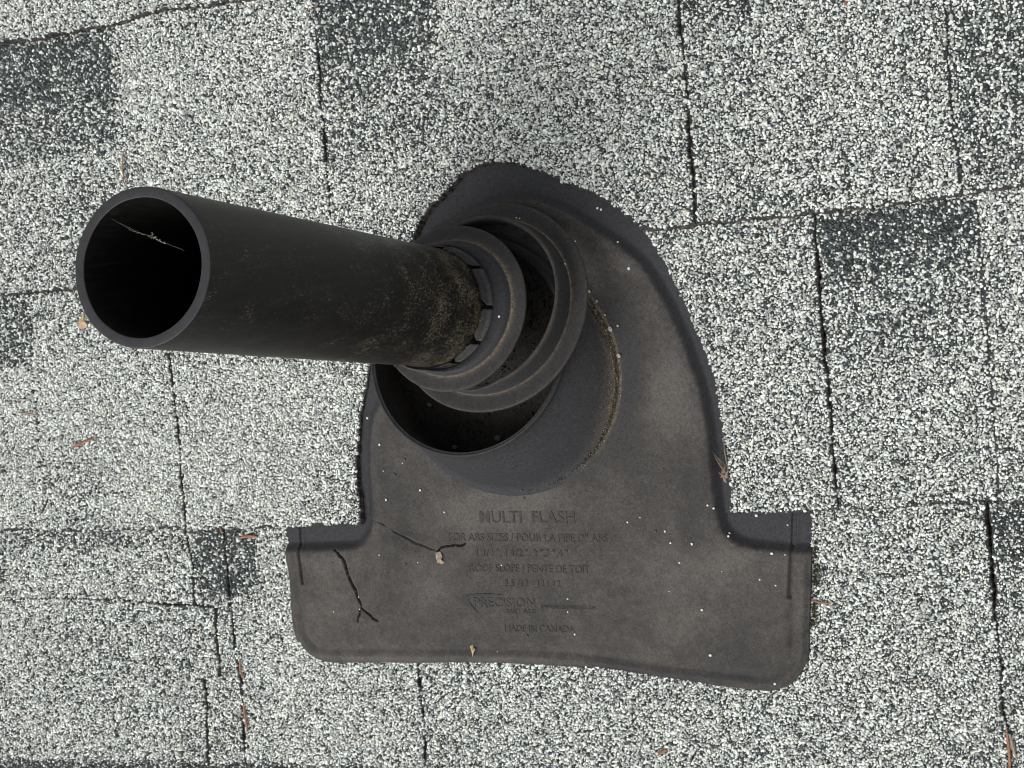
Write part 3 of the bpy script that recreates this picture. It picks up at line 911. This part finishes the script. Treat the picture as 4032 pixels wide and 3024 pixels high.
for (r, h, d1, g1) in prof1:
    wobr = 0.35 * np.sin(2 * TH + 0.6) + 0.15 * np.sin(5 * TH)
    p = circle3(R1C + R1N * h, R1N, r + wobr)
    p = under_ring2(p)
    p = keep_off_pipe(p, 0.6 + 0.10 * (54 - r) * 0 + (r - 42) * 0.35)
    rg.append(p); du.append(np.full(NSEG, d1)); gr.append(g1 * (0.35 + 0.65 * np.exp(-((TH - 0.7) / 0.8) ** 2)))
loft('seal_ring', rg, m_ring, None, R1C, None, {'dust': du, 'grime': gr}, closed_profile=True,
     label='wider loose rubber seal ring lying tilted on the rim of the collar', cat='seal ring', group='torn rubber seal rings')

r2 = link('seal_ring', None, None, label='smaller rubber seal ring with torn lip hugging the foot of the pipe', cat='seal ring', group='torn rubber seal rings')
put(r2, R2C)
NS2 = 240
T2 = np.linspace(0, 2 * np.pi, NS2, endpoint=False)
CONT = pipe_axis(38.5)
prof2 = [  # radius, height, dust, grime, blend towards the pipe
    (41.9, -0.9, .3, 0, 0), (42.3, 0.0, .9, 0, 0), (41.9, 0.75, 1, 0, 0), (41.2, .9, .7, 0, 0), (39.5, .85, .5, .03, 0), (37.5, .85, .5, .10, 0), (36.2, .88, .6, .3, 0), (35.2, .95, .8, .8, 0), (34.6, 1.05, 1, 1.5, 0), (34.25, 1.3, .9, 1.2, 0), (34.05, 1.7, .4, .3, 0), (33.8, 2.1, .2, .1, 0), (33.5, 3.2, .1, .0, .05), (33.2, 4.0, .1, 0, .1), (32.6, 4.5, .25, 0, .2), (32.0, 4.5, .15, 0, .34), (31.4, 4.1, .1, 0, .5)]
rg, du, gr = [], [], []
for (r, h, d1, g1, bl) in prof2:
    p = circle3(R2C + R2N * h, R2N, r + 0.2 * np.sin(3 * T2), T2)
    q = circle3(CONT + AX * (h - 3.0), AX, 30.15 + (r - 31.0) * 0.5 + 0.6, T2)
    p = p * (1 - bl) + q * bl
    p = keep_off_pipe(p, 0.9 + (r - 31) * 0.35)
    rg.append(p); du.append(np.full(NS2, d1)); gr.append(g1 * (0.3 + 0.7 * np.exp(-(((T2 + .3 + np.pi) % (2 * np.pi) - np.pi - 0.4) / 1.0) ** 2)))
edge_top = rg[-1]
prof_in = [(36, -0.9), (41, -1.0)]
for (r, h) in prof_in:
    pass
under = [edge_top - AX * 1.3, keep_off_pipe(circle3(R2C + R2N * 1.2, R2N, 32.6, T2), 0.5), keep_off_pipe(circle3(R2C - R2N * 0.9, R2N, 33.5, T2), 1.0), keep_off_pipe(circle3(R2C - R2N * 1.0, R2N, 38.0, T2), 1.5)]
for u_ in under:
    rg.append(u_); du.append(np.full(NS2, .1)); gr.append(np.zeros(NS2))
loft('flange', rg, m_ring, r2, R2C, R2C, {'dust': du, 'grime': gr}, closed_profile=True)

# the torn inner lip: separate flaps with gaps between them
px_t = [(1722, 960), (1880, 1025), (1940, 1215), (1890, 1370), (1792, 1438)]
t_ang = []
for p in px_t:
    w = onz(p, 40) - np.array([CONT[0], CONT[1], 40]); t_ang.append(math.atan2(w[1], w[0]))
cuts = sorted([a % (2 * math.pi) for a in t_ang] + [2.3, 3.1, 4.0])
for ci in range(len(cuts)):
    a0, a1 = cuts[ci] + rng.uniform(.02, .05), cuts[(ci + 1) % len(cuts)] - 0.02
    if a1 < a0: a1 += 2 * math.pi
    n = max(10, int((a1 - a0) * 34))
    ta = np.linspace(a0, a1, n)
    rows = []
    base_ = np.stack([np.interp(ta, T2, edge_top[:, k], period=2 * np.pi) for k in range(3)], 1)
    jag = rng.normal(0, 0.22, n)
    liftf = rng.uniform(-0.5, 0.9); tw0 = rng.uniform(1.2, 2.8); tw1 = rng.uniform(.6, 1.6)
    for t, dz, off in ((0, -.2, .2), (0.3, .35, 0), (0.62, .25, 0), (0.8, .9, 0), (1.0, .6, 0.0)):
        q = circle3(CONT + AX * (1.5 + dz + t * liftf), AX, 30.15 + 0.25 + (1 - t) * 1.8, ta)
        p = base_ * (1 - t) + q * t
        p = p + AX * (dz * 0.5)
        if t == 1.0: p = p + AX * jag[:, None]
        # the corners of each flap are torn back from the pipe
        e0 = np.arange(n); back = 0.5 * np.exp(-(e0 / tw0) ** 1.6) + 0.2 * np.exp(-((n - 1 - e0) / tw1) ** 1.6)
        p = p * (1 - (back * t)[:, None]) + base_ * (back * t)[:, None]
        p = p + AX * (0.5 * t * rng.normal(0, .25, n))[:, None]
        p = keep_off_pipe(p, 0.22 + (1 - t) * 0.6)
        # flap corners taper away at the cut
        rows.append(p)
    Rr = np.array(rows); k = len(rows)
    low_ = Rr - AX * 1.1
    Rall = np.concatenate([Rr, low_[::-1]])
    kk = len(Rall); F = []
    for a in range(kk):
        b_ = (a + 1) % kk
        for i in range(n - 1):
            F.append((a * n + i, a * n + i + 1, b_ * n + i + 1, b_ * n + i))
    F.append(tuple(a * n for a in range(kk))); F.append(tuple(a * n + n - 1 for a in reversed(range(kk))))
    dd = np.tile(np.array([.1, .12, .1, .25, .15] + [.1] * k)[:, None], (1, n)).ravel()
    gg = np.tile(np.array([0, .3, 0, .15, .45] + [0] * k)[:, None], (1, n)).ravel()
    me = make_mesh('torn_lip', mm2m(Rall.reshape(-1, 3), R2C), F, attrs={'dust': dd, 'grime': gg}, smooth_faces=True)
    o = link('torn_lip', me, m_hub, r2); put(o, R2C, R2C)

# ---------------------------------------------------------------- raised lettering on the flashing
def text_part(s, p0, p1, cap_px, bold=0.0, h=0.26):
    cu = bpy.data.curves.new('tmp', 'FONT')
    cu.body = s; cu.size = 1.0; cu.extrude = 0.0; cu.offset = bold
    cu.resolution_u = 3
    ob = bpy.data.objects.new('tmp', cu); COL.objects.link(ob)
    bpy.context.view_layer.update()
    dg = bpy.context.evaluated_depsgraph_get()
    me = bpy.data.meshes.new_from_object(ob.evaluated_get(dg))
    bpy.data.objects.remove(ob, do_unlink=True)
    v = np.array([q.co[:] for q in me.vertices]); f = [tuple(q.vertices) for q in me.polygons]
    a = onz(p0, 7)[:2]; b_ = onz(p1, 7)[:2]
    ex = b_ - a; W_ = np.linalg.norm(ex); ex /= W_; ey = np.array([-ex[1], ex[0]])
    x0, x1 = v[:, 0].min(), v[:, 0].max()
    capm = np.linalg.norm(onz((p0[0], p0[1] - cap_px), 7)[:2] - a)
    sx = W_ / (x1 - x0); sy = capm / 0.70
    P = a + np.outer((v[:, 0] - x0) * sx, ex) + np.outer(v[:, 1] * sy, ey)
    zz = plate_z(P)
    ec = {}
    n = len(P)
    Vt = np.concatenate([np.c_[P, zz + h], np.c_[P, zz - 0.3]])
    for q in f:
        for i in range(len(q)):
            e_ = (q[i], q[(i + 1) % len(q)])
            if (e_[1], e_[0]) in ec: ec.pop((e_[1], e_[0]))
            else: ec[e_] = 1
    F = list(f) + [(e_[1], e_[0], n + e_[0], n + e_[1]) for e_ in ec]
    if len(me.polygons) and me.polygons[0].normal.z < 0:
        F = [tuple(reversed(q)) for q in F]
    org = np.array([P[:, 0].mean(), P[:, 1].mean(), zz.mean()])
    m2 = make_mesh('lettering', mm2m(Vt, org), F)
    o = link('lettering', m2, m_letter, plate)
    put(o, org, FLASH_ORG)
    o['label'] = 'raised line of letters reading ' + s
    return o
text_part('MULTI  FLASH', (1886, 2060), (2261, 2062), 46, 0.004)
text_part("FOR ABS SIZES / POUR LA PIPE D'' ABS", (1766, 2131), (2389, 2138), 31)
text_part('1 1/4 ", 1 1/2 ", 2 ",3 ",4 "', (1875, 2191), (2233, 2195), 28)
text_part('ROOF SLOPE / PENTE DE TOIT', (1848, 2251), (2318, 2261), 30)
text_part('3.5 /12 - 12 / 12', (1987, 2311), (2203, 2314), 27)
text_part('PRECISION', (1866, 2389), (2104, 2393), 35, 0.015)
text_part('METALS', (1993, 2416), (2107, 2418), 17, 0.008)
text_part('WWW.PRECISIONMETALS.COM', (2127, 2398), (2342, 2404), 15, -0.006, 0.2)
text_part('MADE IN CANADA', (1987, 2487), (2259, 2493), 26)
sw = [(1980, 2344), (1917, 2338), (1855, 2342), (1824, 2351), (1819, 2360), (1837, 2384), (1878, 2413), (1856, 2382), (1845, 2366), (1855, 2352), (1917, 2345)]
sp_ = spline(pts(sw + [sw[0]], 7), 0.8)[:-1]
zz = plate_z(sp_); n = len(sp_)
Vs = np.concatenate([np.c_[sp_, zz + .35], np.c_[sp_, zz - .3]])
area = 0.5 * np.sum(sp_[:, 0] * np.roll(sp_[:, 1], -1) - np.roll(sp_[:, 0], -1) * sp_[:, 1])
ix = list(range(n)) if area > 0 else list(range(n))[::-1]
F = [tuple(ix)] + [(ix[a], n + ix[a], n + ix[(a + 1) % n], ix[(a + 1) % n]) for a in range(n)]
og = np.array([sp_[:, 0].mean(), sp_[:, 1].mean(), zz.mean()])
o = link('swoosh_emblem', make_mesh('swoosh_emblem', mm2m(Vs, og), F), m_letter, plate); put(o, og, FLASH_ORG)

# ---------------------------------------------------------------- things lying about
def surf(px):
    """height of whatever lies under a picture point: the plate or the shingles"""
    P = np.array([onz(px, 5)[:2]])
    if inpoly(P, OUTL)[0] and (px[1] > 2030 or (px[0] > 1460 and segdist(P, PLAT)[0][0] >= 0 and inpoly(P, PLAT)[0])):
        return float(plate_z(P)[0])
    c = 'A'
    y = P[0, 1]
    for k in 'ABCDF':
        if y > lineY(k, P[0, 0]): c = k; break
    return float(ztop(c, 0.9)(P)[0]) + 0.7

def tube(name, px, r, mat_, label, cat, group=None, lift=0.3, flat=0.55, z=None):
    zs = [surf(p) if z is None else z for p in px]
    zs = [max(zs)] * len(zs)
    P = np.array([np.r_[onz(p, s + lift)[:2], s + lift] for p, s in zip(px, zs)])
    P = spline(P, 1.2)
    n = len(P); k = 6; V = []
    t = np.gradient(P, axis=0); t /= np.linalg.norm(t, axis=1)[:, None]
    up = np.array([0, 0, 1.0])
    for i in range(n):
        s = np.cross(t[i], up); s /= np.linalg.norm(s); u = np.cross(s, t[i])
        w = r * (0.35 + 0.65 * math.sin(math.pi * min(0.92, max(0.10, i / (n - 1)))) ** 0.6) * (1 + 0.12 * math.sin(i * 2.1))
        for a in range(k):
            V.append(P[i] + s * w * math.cos(a * 2 * math.pi / k) + u * w * flat * math.sin(a * 2 * math.pi / k))
    F = [(i * k + a, i * k + (a + 1) % k, (i + 1) * k + (a + 1) % k, (i + 1) * k + a) for i in range(n - 1) for a in range(k)]
    F += [tuple(reversed(range(k))), tuple((n - 1) * k + a for a in range(k))]
    org = P.mean(0)
    o = link(name, make_mesh(name, mm2m(V, org), F, smooth_faces=True), mat_, label=label, cat=cat, group=group)
    put(o, org)
    return o
NG = 'dead conifer needles lying on the shingles'
tube('pine_needle', [(486, 595), (482, 640), (484, 680), (497, 725)], 0.5, m_needle, 'thin curved brown needle above the mouth of the pipe', 'needle', NG)
tube('pine_needle', [(284, 1763), (320, 1745), (367, 1727)], 0.95, m_needle, 'short orange needle on the pale shingle near the left edge', 'needle', NG)
tube('pine_needle', [(943, 2118), (980, 2111), (1014, 2114)], 0.95, m_needle, 'short flat orange needle on the dark patch left of the flashing', 'needle', NG)
tube('pine_needle', [(944, 2600), (946, 2640), (955, 2670)], 0.7, m_needle, 'upper of two needles caught in the long black gap', 'needle', NG)
tube('pine_needle', [(958, 2770), (966, 2830), (975, 2880)], 0.8, m_needle, 'lower and longer of two needles caught in the long black gap', 'needle', NG)
tube('pine_needle', [(3195, 2364), (3230, 2372), (3272, 2377)], 0.55, m_needle, 'red needle sticking out from the right edge of the flashing', 'needle', NG)
tube('pine_needle', [(3962, 2870), (3972, 2950), (3978, 3060)], 0.75, m_needle, 'left of two brown needles in the lower right corner', 'needle', NG)
tube('pine_needle', [(3976, 2890), (3990, 2950), (4006, 2992)], 0.75, m_fluff, 'right and greyer of two needles in the lower right corner', 'needle', NG)
tube('pine_needle', [(2592, 2969), (2610, 2960), (2626, 2952)], 0.95, m_needle, 'short orange needle lying low in the photo below the flashing', 'needle', NG)
tube('pine_needle', [(75, 1625), (110, 1630), (155, 1637)], 0.6, m_fluff, 'faint grey brown needle close to the left edge', 'needle', NG)
tube('pine_needle', [(868, 2078), (870, 2095)], 0.8, m_needle, 'orange stub at the top of the long black gap', 'needle', NG)
tube('pine_needle', [(50, 2830), (90, 2825), (100, 2832)], 0.45, m_fluff, 'tiny pale brown needle low at the left edge', 'needle', NG)

def flake(name, px, mat_, label, cat, thick=0.5, group=None):
    z = max(surf(p) for p in px) + 0.5
    P = pts(px, z); n = len(P)
    c = P.mean(0)
    zz = z + rng.uniform(-0.3, 0.7, n)
    V = np.concatenate([np.c_[P, zz], np.c_[P, zz - thick], [[c[0], c[1], z + 0.8]], [[c[0], c[1], z - thick]]])
    F = []
    for i in range(n):
        j = (i + 1) % n
        F += [(i, n + i, n + j, j), (2 * n, i, j), (2 * n + 1, n + j, n + i)]
    og = np.r_[c, z]
    o = link(name, make_mesh(name, mm2m(V, og), F), mat_, label=label, cat=cat, group=group)
    put(o, og)
flake('leaf_scrap', [(326, 1228), (331, 1240), (330, 1258), (344, 1278), (340, 1290), (322, 1296), (310, 1285), (312, 1262), (322, 1250)], m_tan,
      'tan scrap of dry leaf beside the lower left of the pipe mouth', 'leaf scrap')
flake('leaf_scrap', [(1716, 2176), (1732, 2172), (1742, 2190), (1738, 2205), (1750, 2214), (1742, 2222), (1725, 2216), (1718, 2198)], m_gum,
      'tan crumb at the end of the crack in the flashing', 'leaf scrap')
flake('leaf_scrap', [(1852, 2543), (1862, 2538), (1864, 2550), (1872, 2556), (1866, 2568), (1862, 2586), (1858, 2562)], m_tan,
      'tiny tan bud scale near the bottom edge of the flashing', 'leaf scrap')
flake('leaf_scrap', [(3322, 2), (3338, 4), (3334, 20), (3326, 24)], m_needle, 'reddish crumb at the very top right of centre', 'leaf scrap')
flake('leaf_scrap', [(1237, 20), (1246, 22), (1248, 40), (1240, 42)], m_needle, 'pinkish crumb beside the gap at the top of the photo', 'leaf scrap')

# the wisp of bark fibre at the right edge of the flashing
V, F = [], []
fz = 6.0
for (pa, pb_, w) in [((2806, 1780), (2862, 1838), 5), ((2812, 1792), (2858, 1850), 6), ((2818, 1800), (2866, 1868), 6), ((2848, 1722), (2862, 1832), 5), ((2852, 1735), (2868, 1860), 5),
                     ((2830, 1815), (2868, 1880), 6), ((2860, 1830), (2840, 1880), 8), ((2868, 1850), (2852, 1896), 10), ((2842, 1850), (2862, 1900), 9), ((2832, 1858), (2868, 1880), 8)]:
    a = np.r_[onz(pa, fz)[:2], fz + rng.uniform(0, 1.5)]; b_ = np.r_[onz(pb_, fz)[:2], fz + rng.uniform(-.5, 1)]
    t = b_ - a; s = np.array([-t[1], t[0], 0]); s = s / np.linalg.norm(s) * w / 16.0
    base = len(V)
    for q, ww in ((a, .3), ((a + b_) / 2 + [0, 0, .8], 1), (b_, .7)):
        V += [q + s * ww, q + [0, 0, .5], q - s * ww, q - [0, 0, .3]]
    for i in (0, 1):
        for k in range(4):
            F.append((base + i * 4 + k, base + i * 4 + (k + 1) % 4, base + i * 4 + 4 + (k + 1) % 4, base + i * 4 + 4 + k))
    F += [(base + 3, base + 2, base + 1, base), (base + 8, base + 9, base + 10, base + 11)]
og = np.r_[onz((2850, 1840), fz)[:2], fz]
o = link('bark_shred', make_mesh('bark_shred', mm2m(V, og), F), m_fluff, label='pinkish brown shred of bark fibre wedged at the curved right edge of the flashing', cat='bark shred')
put(o, og)

# loose granules: one good stone, copied
def stone_mesh(name, k=6):
    V = []
    for zz, rr in ((-.45, .6), (0, 1.0), (.42, .72)):
        for a in range(k):
            q = rr * (1 + rng.normal(0, .1)); V.append((q * math.cos(a * 2 * math.pi / k), .78 * q * math.sin(a * 2 * math.pi / k), zz + rng.normal(0, .05)))
    F = [tuple(reversed(range(k))), tuple(range(2 * k, 3 * k))]
    for l in (0, 1):
        F += [(l * k + a, l * k + (a + 1) % k, (l + 1) * k + (a + 1) % k, (l + 1) * k + a) for a in range(k)]
    return make_mesh(name, np.array(V) * S, F)
LG = 'loose granules resting on the flashing'
stones = [stone_mesh('granule') for _ in range(4)]
for m in stones: m.materials.append(m_loose)
PAL = stone_mesh('granule', 7); PAL.materials.append(m_pal)
PEB = stone_mesh('granule'); PEB.materials.append(m_peb)
dstones = [stone_mesh('granule') for _ in range(2)]
for m in dstones: m.materials.append(m_loosed)
loose = [
 (1654, 1930, 1.0, 'round white granule below the left side of the collar, level with its foot'), (1494, 1751, .95, 'white oval granule between the collar and the left edge of the flashing'),
 (1520, 1968, .95, 'upright white granule a little in from the left shingle edge, below the collar'), (1446, 1646, .95, 'oval pale granule touching the left shingle edge beside the collar'),
 (1749, 2017, .75, 'small white granule left of the word MULTI'), (1584, 1824, .5, 'tiny white granule just below a dark one, left of the collar foot'),
 (1509, 1855, .5, 'tiny yellowish granule left of the collar foot'), (1493, 2186, .6, 'small pale granule under the long thin crack'),
 (1414, 2349, .95, 'white granule lodged in the wide crack'), (1417, 2399, .6, 'small greenish granule where the wide crack forks'),
 (1645, 2215, .45, 'tiny granule below the bend of the long thin crack'), (1313, 2409, .5, 'small granule left of the fork of the wide crack'),
 (1974, 2225, .65, 'small granule covering a letter of the word SLOPE'), (2263, 2498, .8, 'white granule at the end of the words MADE IN CANADA'),
 (2235, 2359, .65, 'upper of two granules above and below the small web address line'), (2235, 2410, .6, 'lower of two granules above and below the small web address line'),
 (2786, 1990, .8, 'left of the paired granules just above the right notch of the flashing'), (2810, 2002, .85, 'right of the paired granules just above the right notch of the flashing'),
 (2470, 2056, .7, 'small granule right of the word FLASH'), (2618, 2093, .85, 'bright granule in a loose row right of the first lines of lettering'),
 (2520, 2038, .5, 'tiny flat granule above and right of the lettering'), (2640, 2138, .8, 'upright granule right of the letters ABS'),
 (2724, 2142, 1.0, 'bright slanted granule halfway from the lettering to the right groove'), (2872, 2100, .85, 'upper granule of the touching pair at the inner corner of the right notch'),
 (2868, 2111, .9, 'lower granule of the touching pair at the inner corner of the right notch'), (2978, 2030, 1.2, 'large white granule on the flange right under the cut shingle'),
 (3101, 2068, .6, 'small granule touching the left side of the right groove'), (3039, 2180, 1.0, 'squarish white granule left of the right groove'),
 (2991, 2282, .7, 'small white granule below and left of the squarish one by the right groove'), (3054, 2306, .65, 'tiny upright granule near the lower end of the right groove'),
 (2675, 2216, .7, 'small granule alone in the dusty middle of the right half'), (2764, 2402, .9, 'flat white granule in the lower right of the flashing'),
 (2797, 2580, 1.15, 'tall white granule closest above the lower right edge'), (3051, 2693, 1.0, 'white granule in the rounded lower right corner'),
 (3091, 2185, .5, 'tiny granule against the left lip of the right groove'), (2475, 1058, 1.1, 'grey round granule on the upper right shoulder of the flashing'),
 (2432, 953, .75, 'small granule near the top right of the arch'), (2265, 950, .6, 'tiny granule right beside the wide seal ring, upper right'),
 (2352, 820, .8, 'left of the touching pair under the arch of the shingle'), (2366, 825, .85, 'right of the touching pair under the arch of the shingle'),
 (1958, 2566, .4, 'tiny speck of stone near the bottom edge under the lettering'), (2634, 2329, .4, 'very small granule above the flat one in the lower right'),
 (2842, 2251, .35, 'minute granule between the right groove and the middle'), (2288, 1310, .5, 'tiny granule on the dark right side of the collar')]
for i, (x, y, r, lab) in enumerate(loose):
    zz = surf((x, y)) + r * 0.35
    o = link('loose_granule', stones[i % 4], None, label=lab, cat='granule', group=LG)
    o.scale = (r * 0.85, r * 0.85, r * 0.8); o.rotation_euler = (rng.normal(0, .2), rng.normal(0, .2), rng.random() * 6.28)
    put(o, np.r_[onz((x, y), zz)[:2], zz])
dark_ = [(1592, 1809, .8, 'dark granule just above a tiny white one, left of the collar foot'), (1554, 1870, .9, 'dark granule below left of the collar'), (1597, 2222, .8, 'blackish granule under the middle of the long thin crack'),
 (1308, 2217, .7, 'dark granule left of the top of the wide crack'), (2075, 2504, .9, 'black granule under the words MADE IN'), (2350, 950, .6, 'dark speck of stone on the upper right shoulder'),
 (2062, 1961, .7, 'black speck right under the foot of the collar'), (2580, 2094, .9, 'grey brown granule just left of the bright one right of the lettering')]
for i, (x, y, r, lab) in enumerate(dark_):
    zz = surf((x, y)) + r * 0.35
    o = link('loose_granule', dstones[i % 2], None, label=lab, cat='granule', group='dark loose granules on the flashing')
    o.scale = (r, r, r * .9); o.rotation_euler = (0, 0, rng.random() * 6.28)
    put(o, np.r_[onz((x, y), zz)[:2], zz])
# stones on the rings, inside the collar and at its foot
extra = [((1997, 1110), R2C, R2N, 1.0, .7, 'white granule on the smaller seal ring beside the pipe'), ((1965, 1246), R2C, R2N, 3.8, .75, 'pale granule on the inner band of the smaller ring'),
         ((2033, 858), R1C, R1N, 1.2, .5, 'left of two tiny granules on top of the wide ring'), ((2046, 860), R1C, R1N, 1.2, .5, 'right of two tiny granules on top of the wide ring'),
         ((2224, 1040), R1C, R1N, 1.2, .75, 'pinkish granule in the crease of the wide ring')]
for (p, c, n, h, r, lab) in extra:
    d = RM @ np.array([(p[0] - 2016.0) / FPX, -(p[1] - 1512.0) / FPX, -1.0]); P0 = c + n * (h + r * .4)
    q = CAM + d * (((P0 - CAM) @ n) / (d @ n))
    o = link('loose_granule', stones[0], None, label=lab, cat='granule'); o.scale = (r, r, r); put(o, q)
for (p, r, lab) in [((1691, 1593), 1.5, 'grey pebble deep inside the collar at the left'), ((1959, 1724), 2.1, 'grey pebble inside the collar near its lower right rim'), ((1790, 1760), 1.7, 'grey pebble inside the collar at the bottom')]:
    o = link('loose_granule', PEB, None, label=lab, cat='granule'); o.scale = (r, r, r); put(o, np.r_[onz(p, 0.5)[:2], 0.5])

# grit packed along the foot of the collar, too fine to count
ng = 1900
ta = rng.normal(0.10, 0.48, ng); rad = BASER + np.abs(rng.normal(0, 1.1, ng)) - 1.2 + 0.6
P = BASEC + np.c_[np.cos(ta), np.sin(ta)] * rad[:, None]
V, L_, Z_, Cc = granules(P, plate_z(P) + np.clip(1.6 - (rad - BASER) * 1.2, 0, 2.6), np.full(ng, 0.5), size=0.26, spread=.3)
base_c = np.array([[0.085, 0.066, 0.042], [0.14, 0.11, 0.07], [0.035, 0.03, 0.025], [0.32, 0.28, 0.22]])[rng.choice(4, ng, p=[.42, .2, .34, .04])]
Cc[:, :3] = np.repeat(base_c * (0.7 + 0.6 * rng.random(ng))[:, None], 10, 0)
og = np.r_[BASEC + [BASER, 0], 6]
o = link('grit', make_mesh('grit', mm2m(V, og), L_, Z_, {'stone': Cc}), m_gran, label='brown grit packed along the right foot of the rubber collar', cat='grit', kind='stuff'); put(o, og)
for (p, r, lab) in [((2402, 1296), 2.0, 'large pale lump of grit against the right foot of the collar'), ((2436, 1401), 1.7, 'oval pinkish stone beside the right foot of the collar'), ((2320, 1148), 1.2, 'white granule at the upper end of the grit'),
                    ((2350, 1186), 1.0, 'second white granule in the grit from its upper end'), ((2382, 1241), .9, 'small granule in the grit above the large lump'), ((2432, 1283), 1.0, 'cream triangular granule right of the large lump'),
                    ((2427, 1486), 1.0, 'cream granule low in the grit of the collar foot')]:
    zz = surf(p) + .8
    o = link('loose_granule', PAL, None, label=lab, cat='granule'); o.scale = (r * .62, r * .9, r * .6); put(o, np.r_[onz(p, zz)[:2], zz]); o.rotation_euler = (0, 0, .3)
# debris in the bottom of the collar
ng = 1500
P = np.c_[rng.uniform(-405, -300, ng), rng.uniform(-125, -10, ng)]
V, L_, Z_, Cc = granules(P, np.full(ng, -1.0), np.full(ng, 0.9), size=0.5, spread=.4)
Cc[:, :3] = np.repeat(np.array([0.022, 0.018, 0.014]) * (0.5 + 1.6 * rng.random((ng, 1)) ** 3), 10, 0)
og = np.array([-345., -68., 0.])
o = link('debris', make_mesh('debris', mm2m(V, og), L_, Z_, {'stone': Cc}), m_gran, label='dark crumbs on the felt inside the rubber collar', cat='debris', kind='stuff'); put(o, og)

# moss tufts along the right edge of the flashing
def moss(px0, px1, w, label, n=260):
    a = onz(px0, 4)[:2]; b_ = onz(px1, 4)[:2]
    t = rng.random(n); off = np.abs(rng.normal(0, w * .5, n))
    P = a + np.outer(t, b_ - a) + np.c_[off, np.zeros(n)]
    c = (a + b_) / 2
    z = ztop('D', 1.0)(P) + rng.random(n) * 1.6
    V, F = [], []
    for (x, y), z_ in zip(P, z):
        h = rng.uniform(.5, 1.3); d = rng.normal(0, .5, 2); ang = rng.random() * 6.28; r = rng.uniform(.12, .3)
        i = len(V)
        for k in range(3):
            V.append((x + r * math.cos(ang + k * 2.09), y + r * math.sin(ang + k * 2.09), z_ - .6))
        V.append((x + d[0], y + d[1], z_ + h))
        F += [(i, i + 1, i + 3), (i + 1, i + 2, i + 3), (i + 2, i, i + 3)]
    og = np.r_[c, 4]
    o = link('moss_tuft', make_mesh('moss_tuft', mm2m(V, og), F), m_moss, label=label, cat='moss', group='moss tufts along the right edge of the flashing')
    put(o, og)
moss((3204, 2225), (3202, 2310), 3.4, 'olive moss tuft beside the middle of the right edge of the flashing, the uppermost')
moss((3200, 2375), (3192, 2470), 3.0, 'brown moss tuft under the red needle at the right edge of the flashing', 300)
moss((3205, 2130), (3204, 2200), 1.2, 'thin line of moss near the upper right corner of the flashing', 90)

# spider silk inside the pipe mouth
silk = []
def silkline(p0, p1, r, depth, seed):
    a = onz(p0, 270); b_ = onz(p1, 270)
    def onrim(p):
        d = RM @ np.array([(p[0] - 2016.0) / FPX, -(p[1] - 1512.0) / FPX, -1.0]); P0 = TOP - AX * depth
        return CAM + d * (((P0 - CAM) @ AX) / (d @ AX))
    a, b_ = onrim(p0), onrim(p1)
    n = 26
    g_ = np.random.default_rng(seed)
    L = a + np.linspace(0, 1, n)[:, None] * (b_ - a) + g_.normal(0, r * 1.2, (n, 3))
    V, F = [], []
    for i in range(n):
        for k in range(4):
            V.append(L[i] + 0.6 * r * (0.5 + g_.random()) * np.array([math.cos(k * 1.57), math.sin(k * 1.57), .3 * (k % 2)]))
    for i in range(n - 1):
        for k in range(4):
            F.append((i * 4 + k, i * 4 + (k + 1) % 4, i * 4 + 4 + (k + 1) % 4, i * 4 + 4 + k))
    return V, F
V, F = [], []
for args in [((475, 880), (570, 925), .06, 6, 1), ((510, 905), (600, 932), .16, 6, 2), ((600, 932), (650, 957), .26, 6, 3), ((595, 935), (600, 918), .2, 6, 4), ((650, 957), (724, 985), .07, 6, 5), ((440, 862), (520, 908), .05, 6, 6)]:
    v_, f_ = silkline(*args); b0 = len(V); V += v_; F += [tuple(i + b0 for i in q) for q in f_]
og = np.array(V).mean(0)
o = link('cobweb', make_mesh('cobweb', mm2m(V, og), F), m_web, label='wisp of cobweb stretched inside the mouth of the pipe', cat='cobweb'); put(o, og)

# ---------------------------------------------------------------- lay the whole roof at its pitch
bpy.context.view_layer.update()
for o in TOPS:
    o.matrix_world = ROOF @ (Matrix.Translation(o.location) @ o.rotation_euler.to_matrix().to_4x4() @ Matrix.Diagonal((*o.scale, 1)))
print('granules', GRAINS[0])
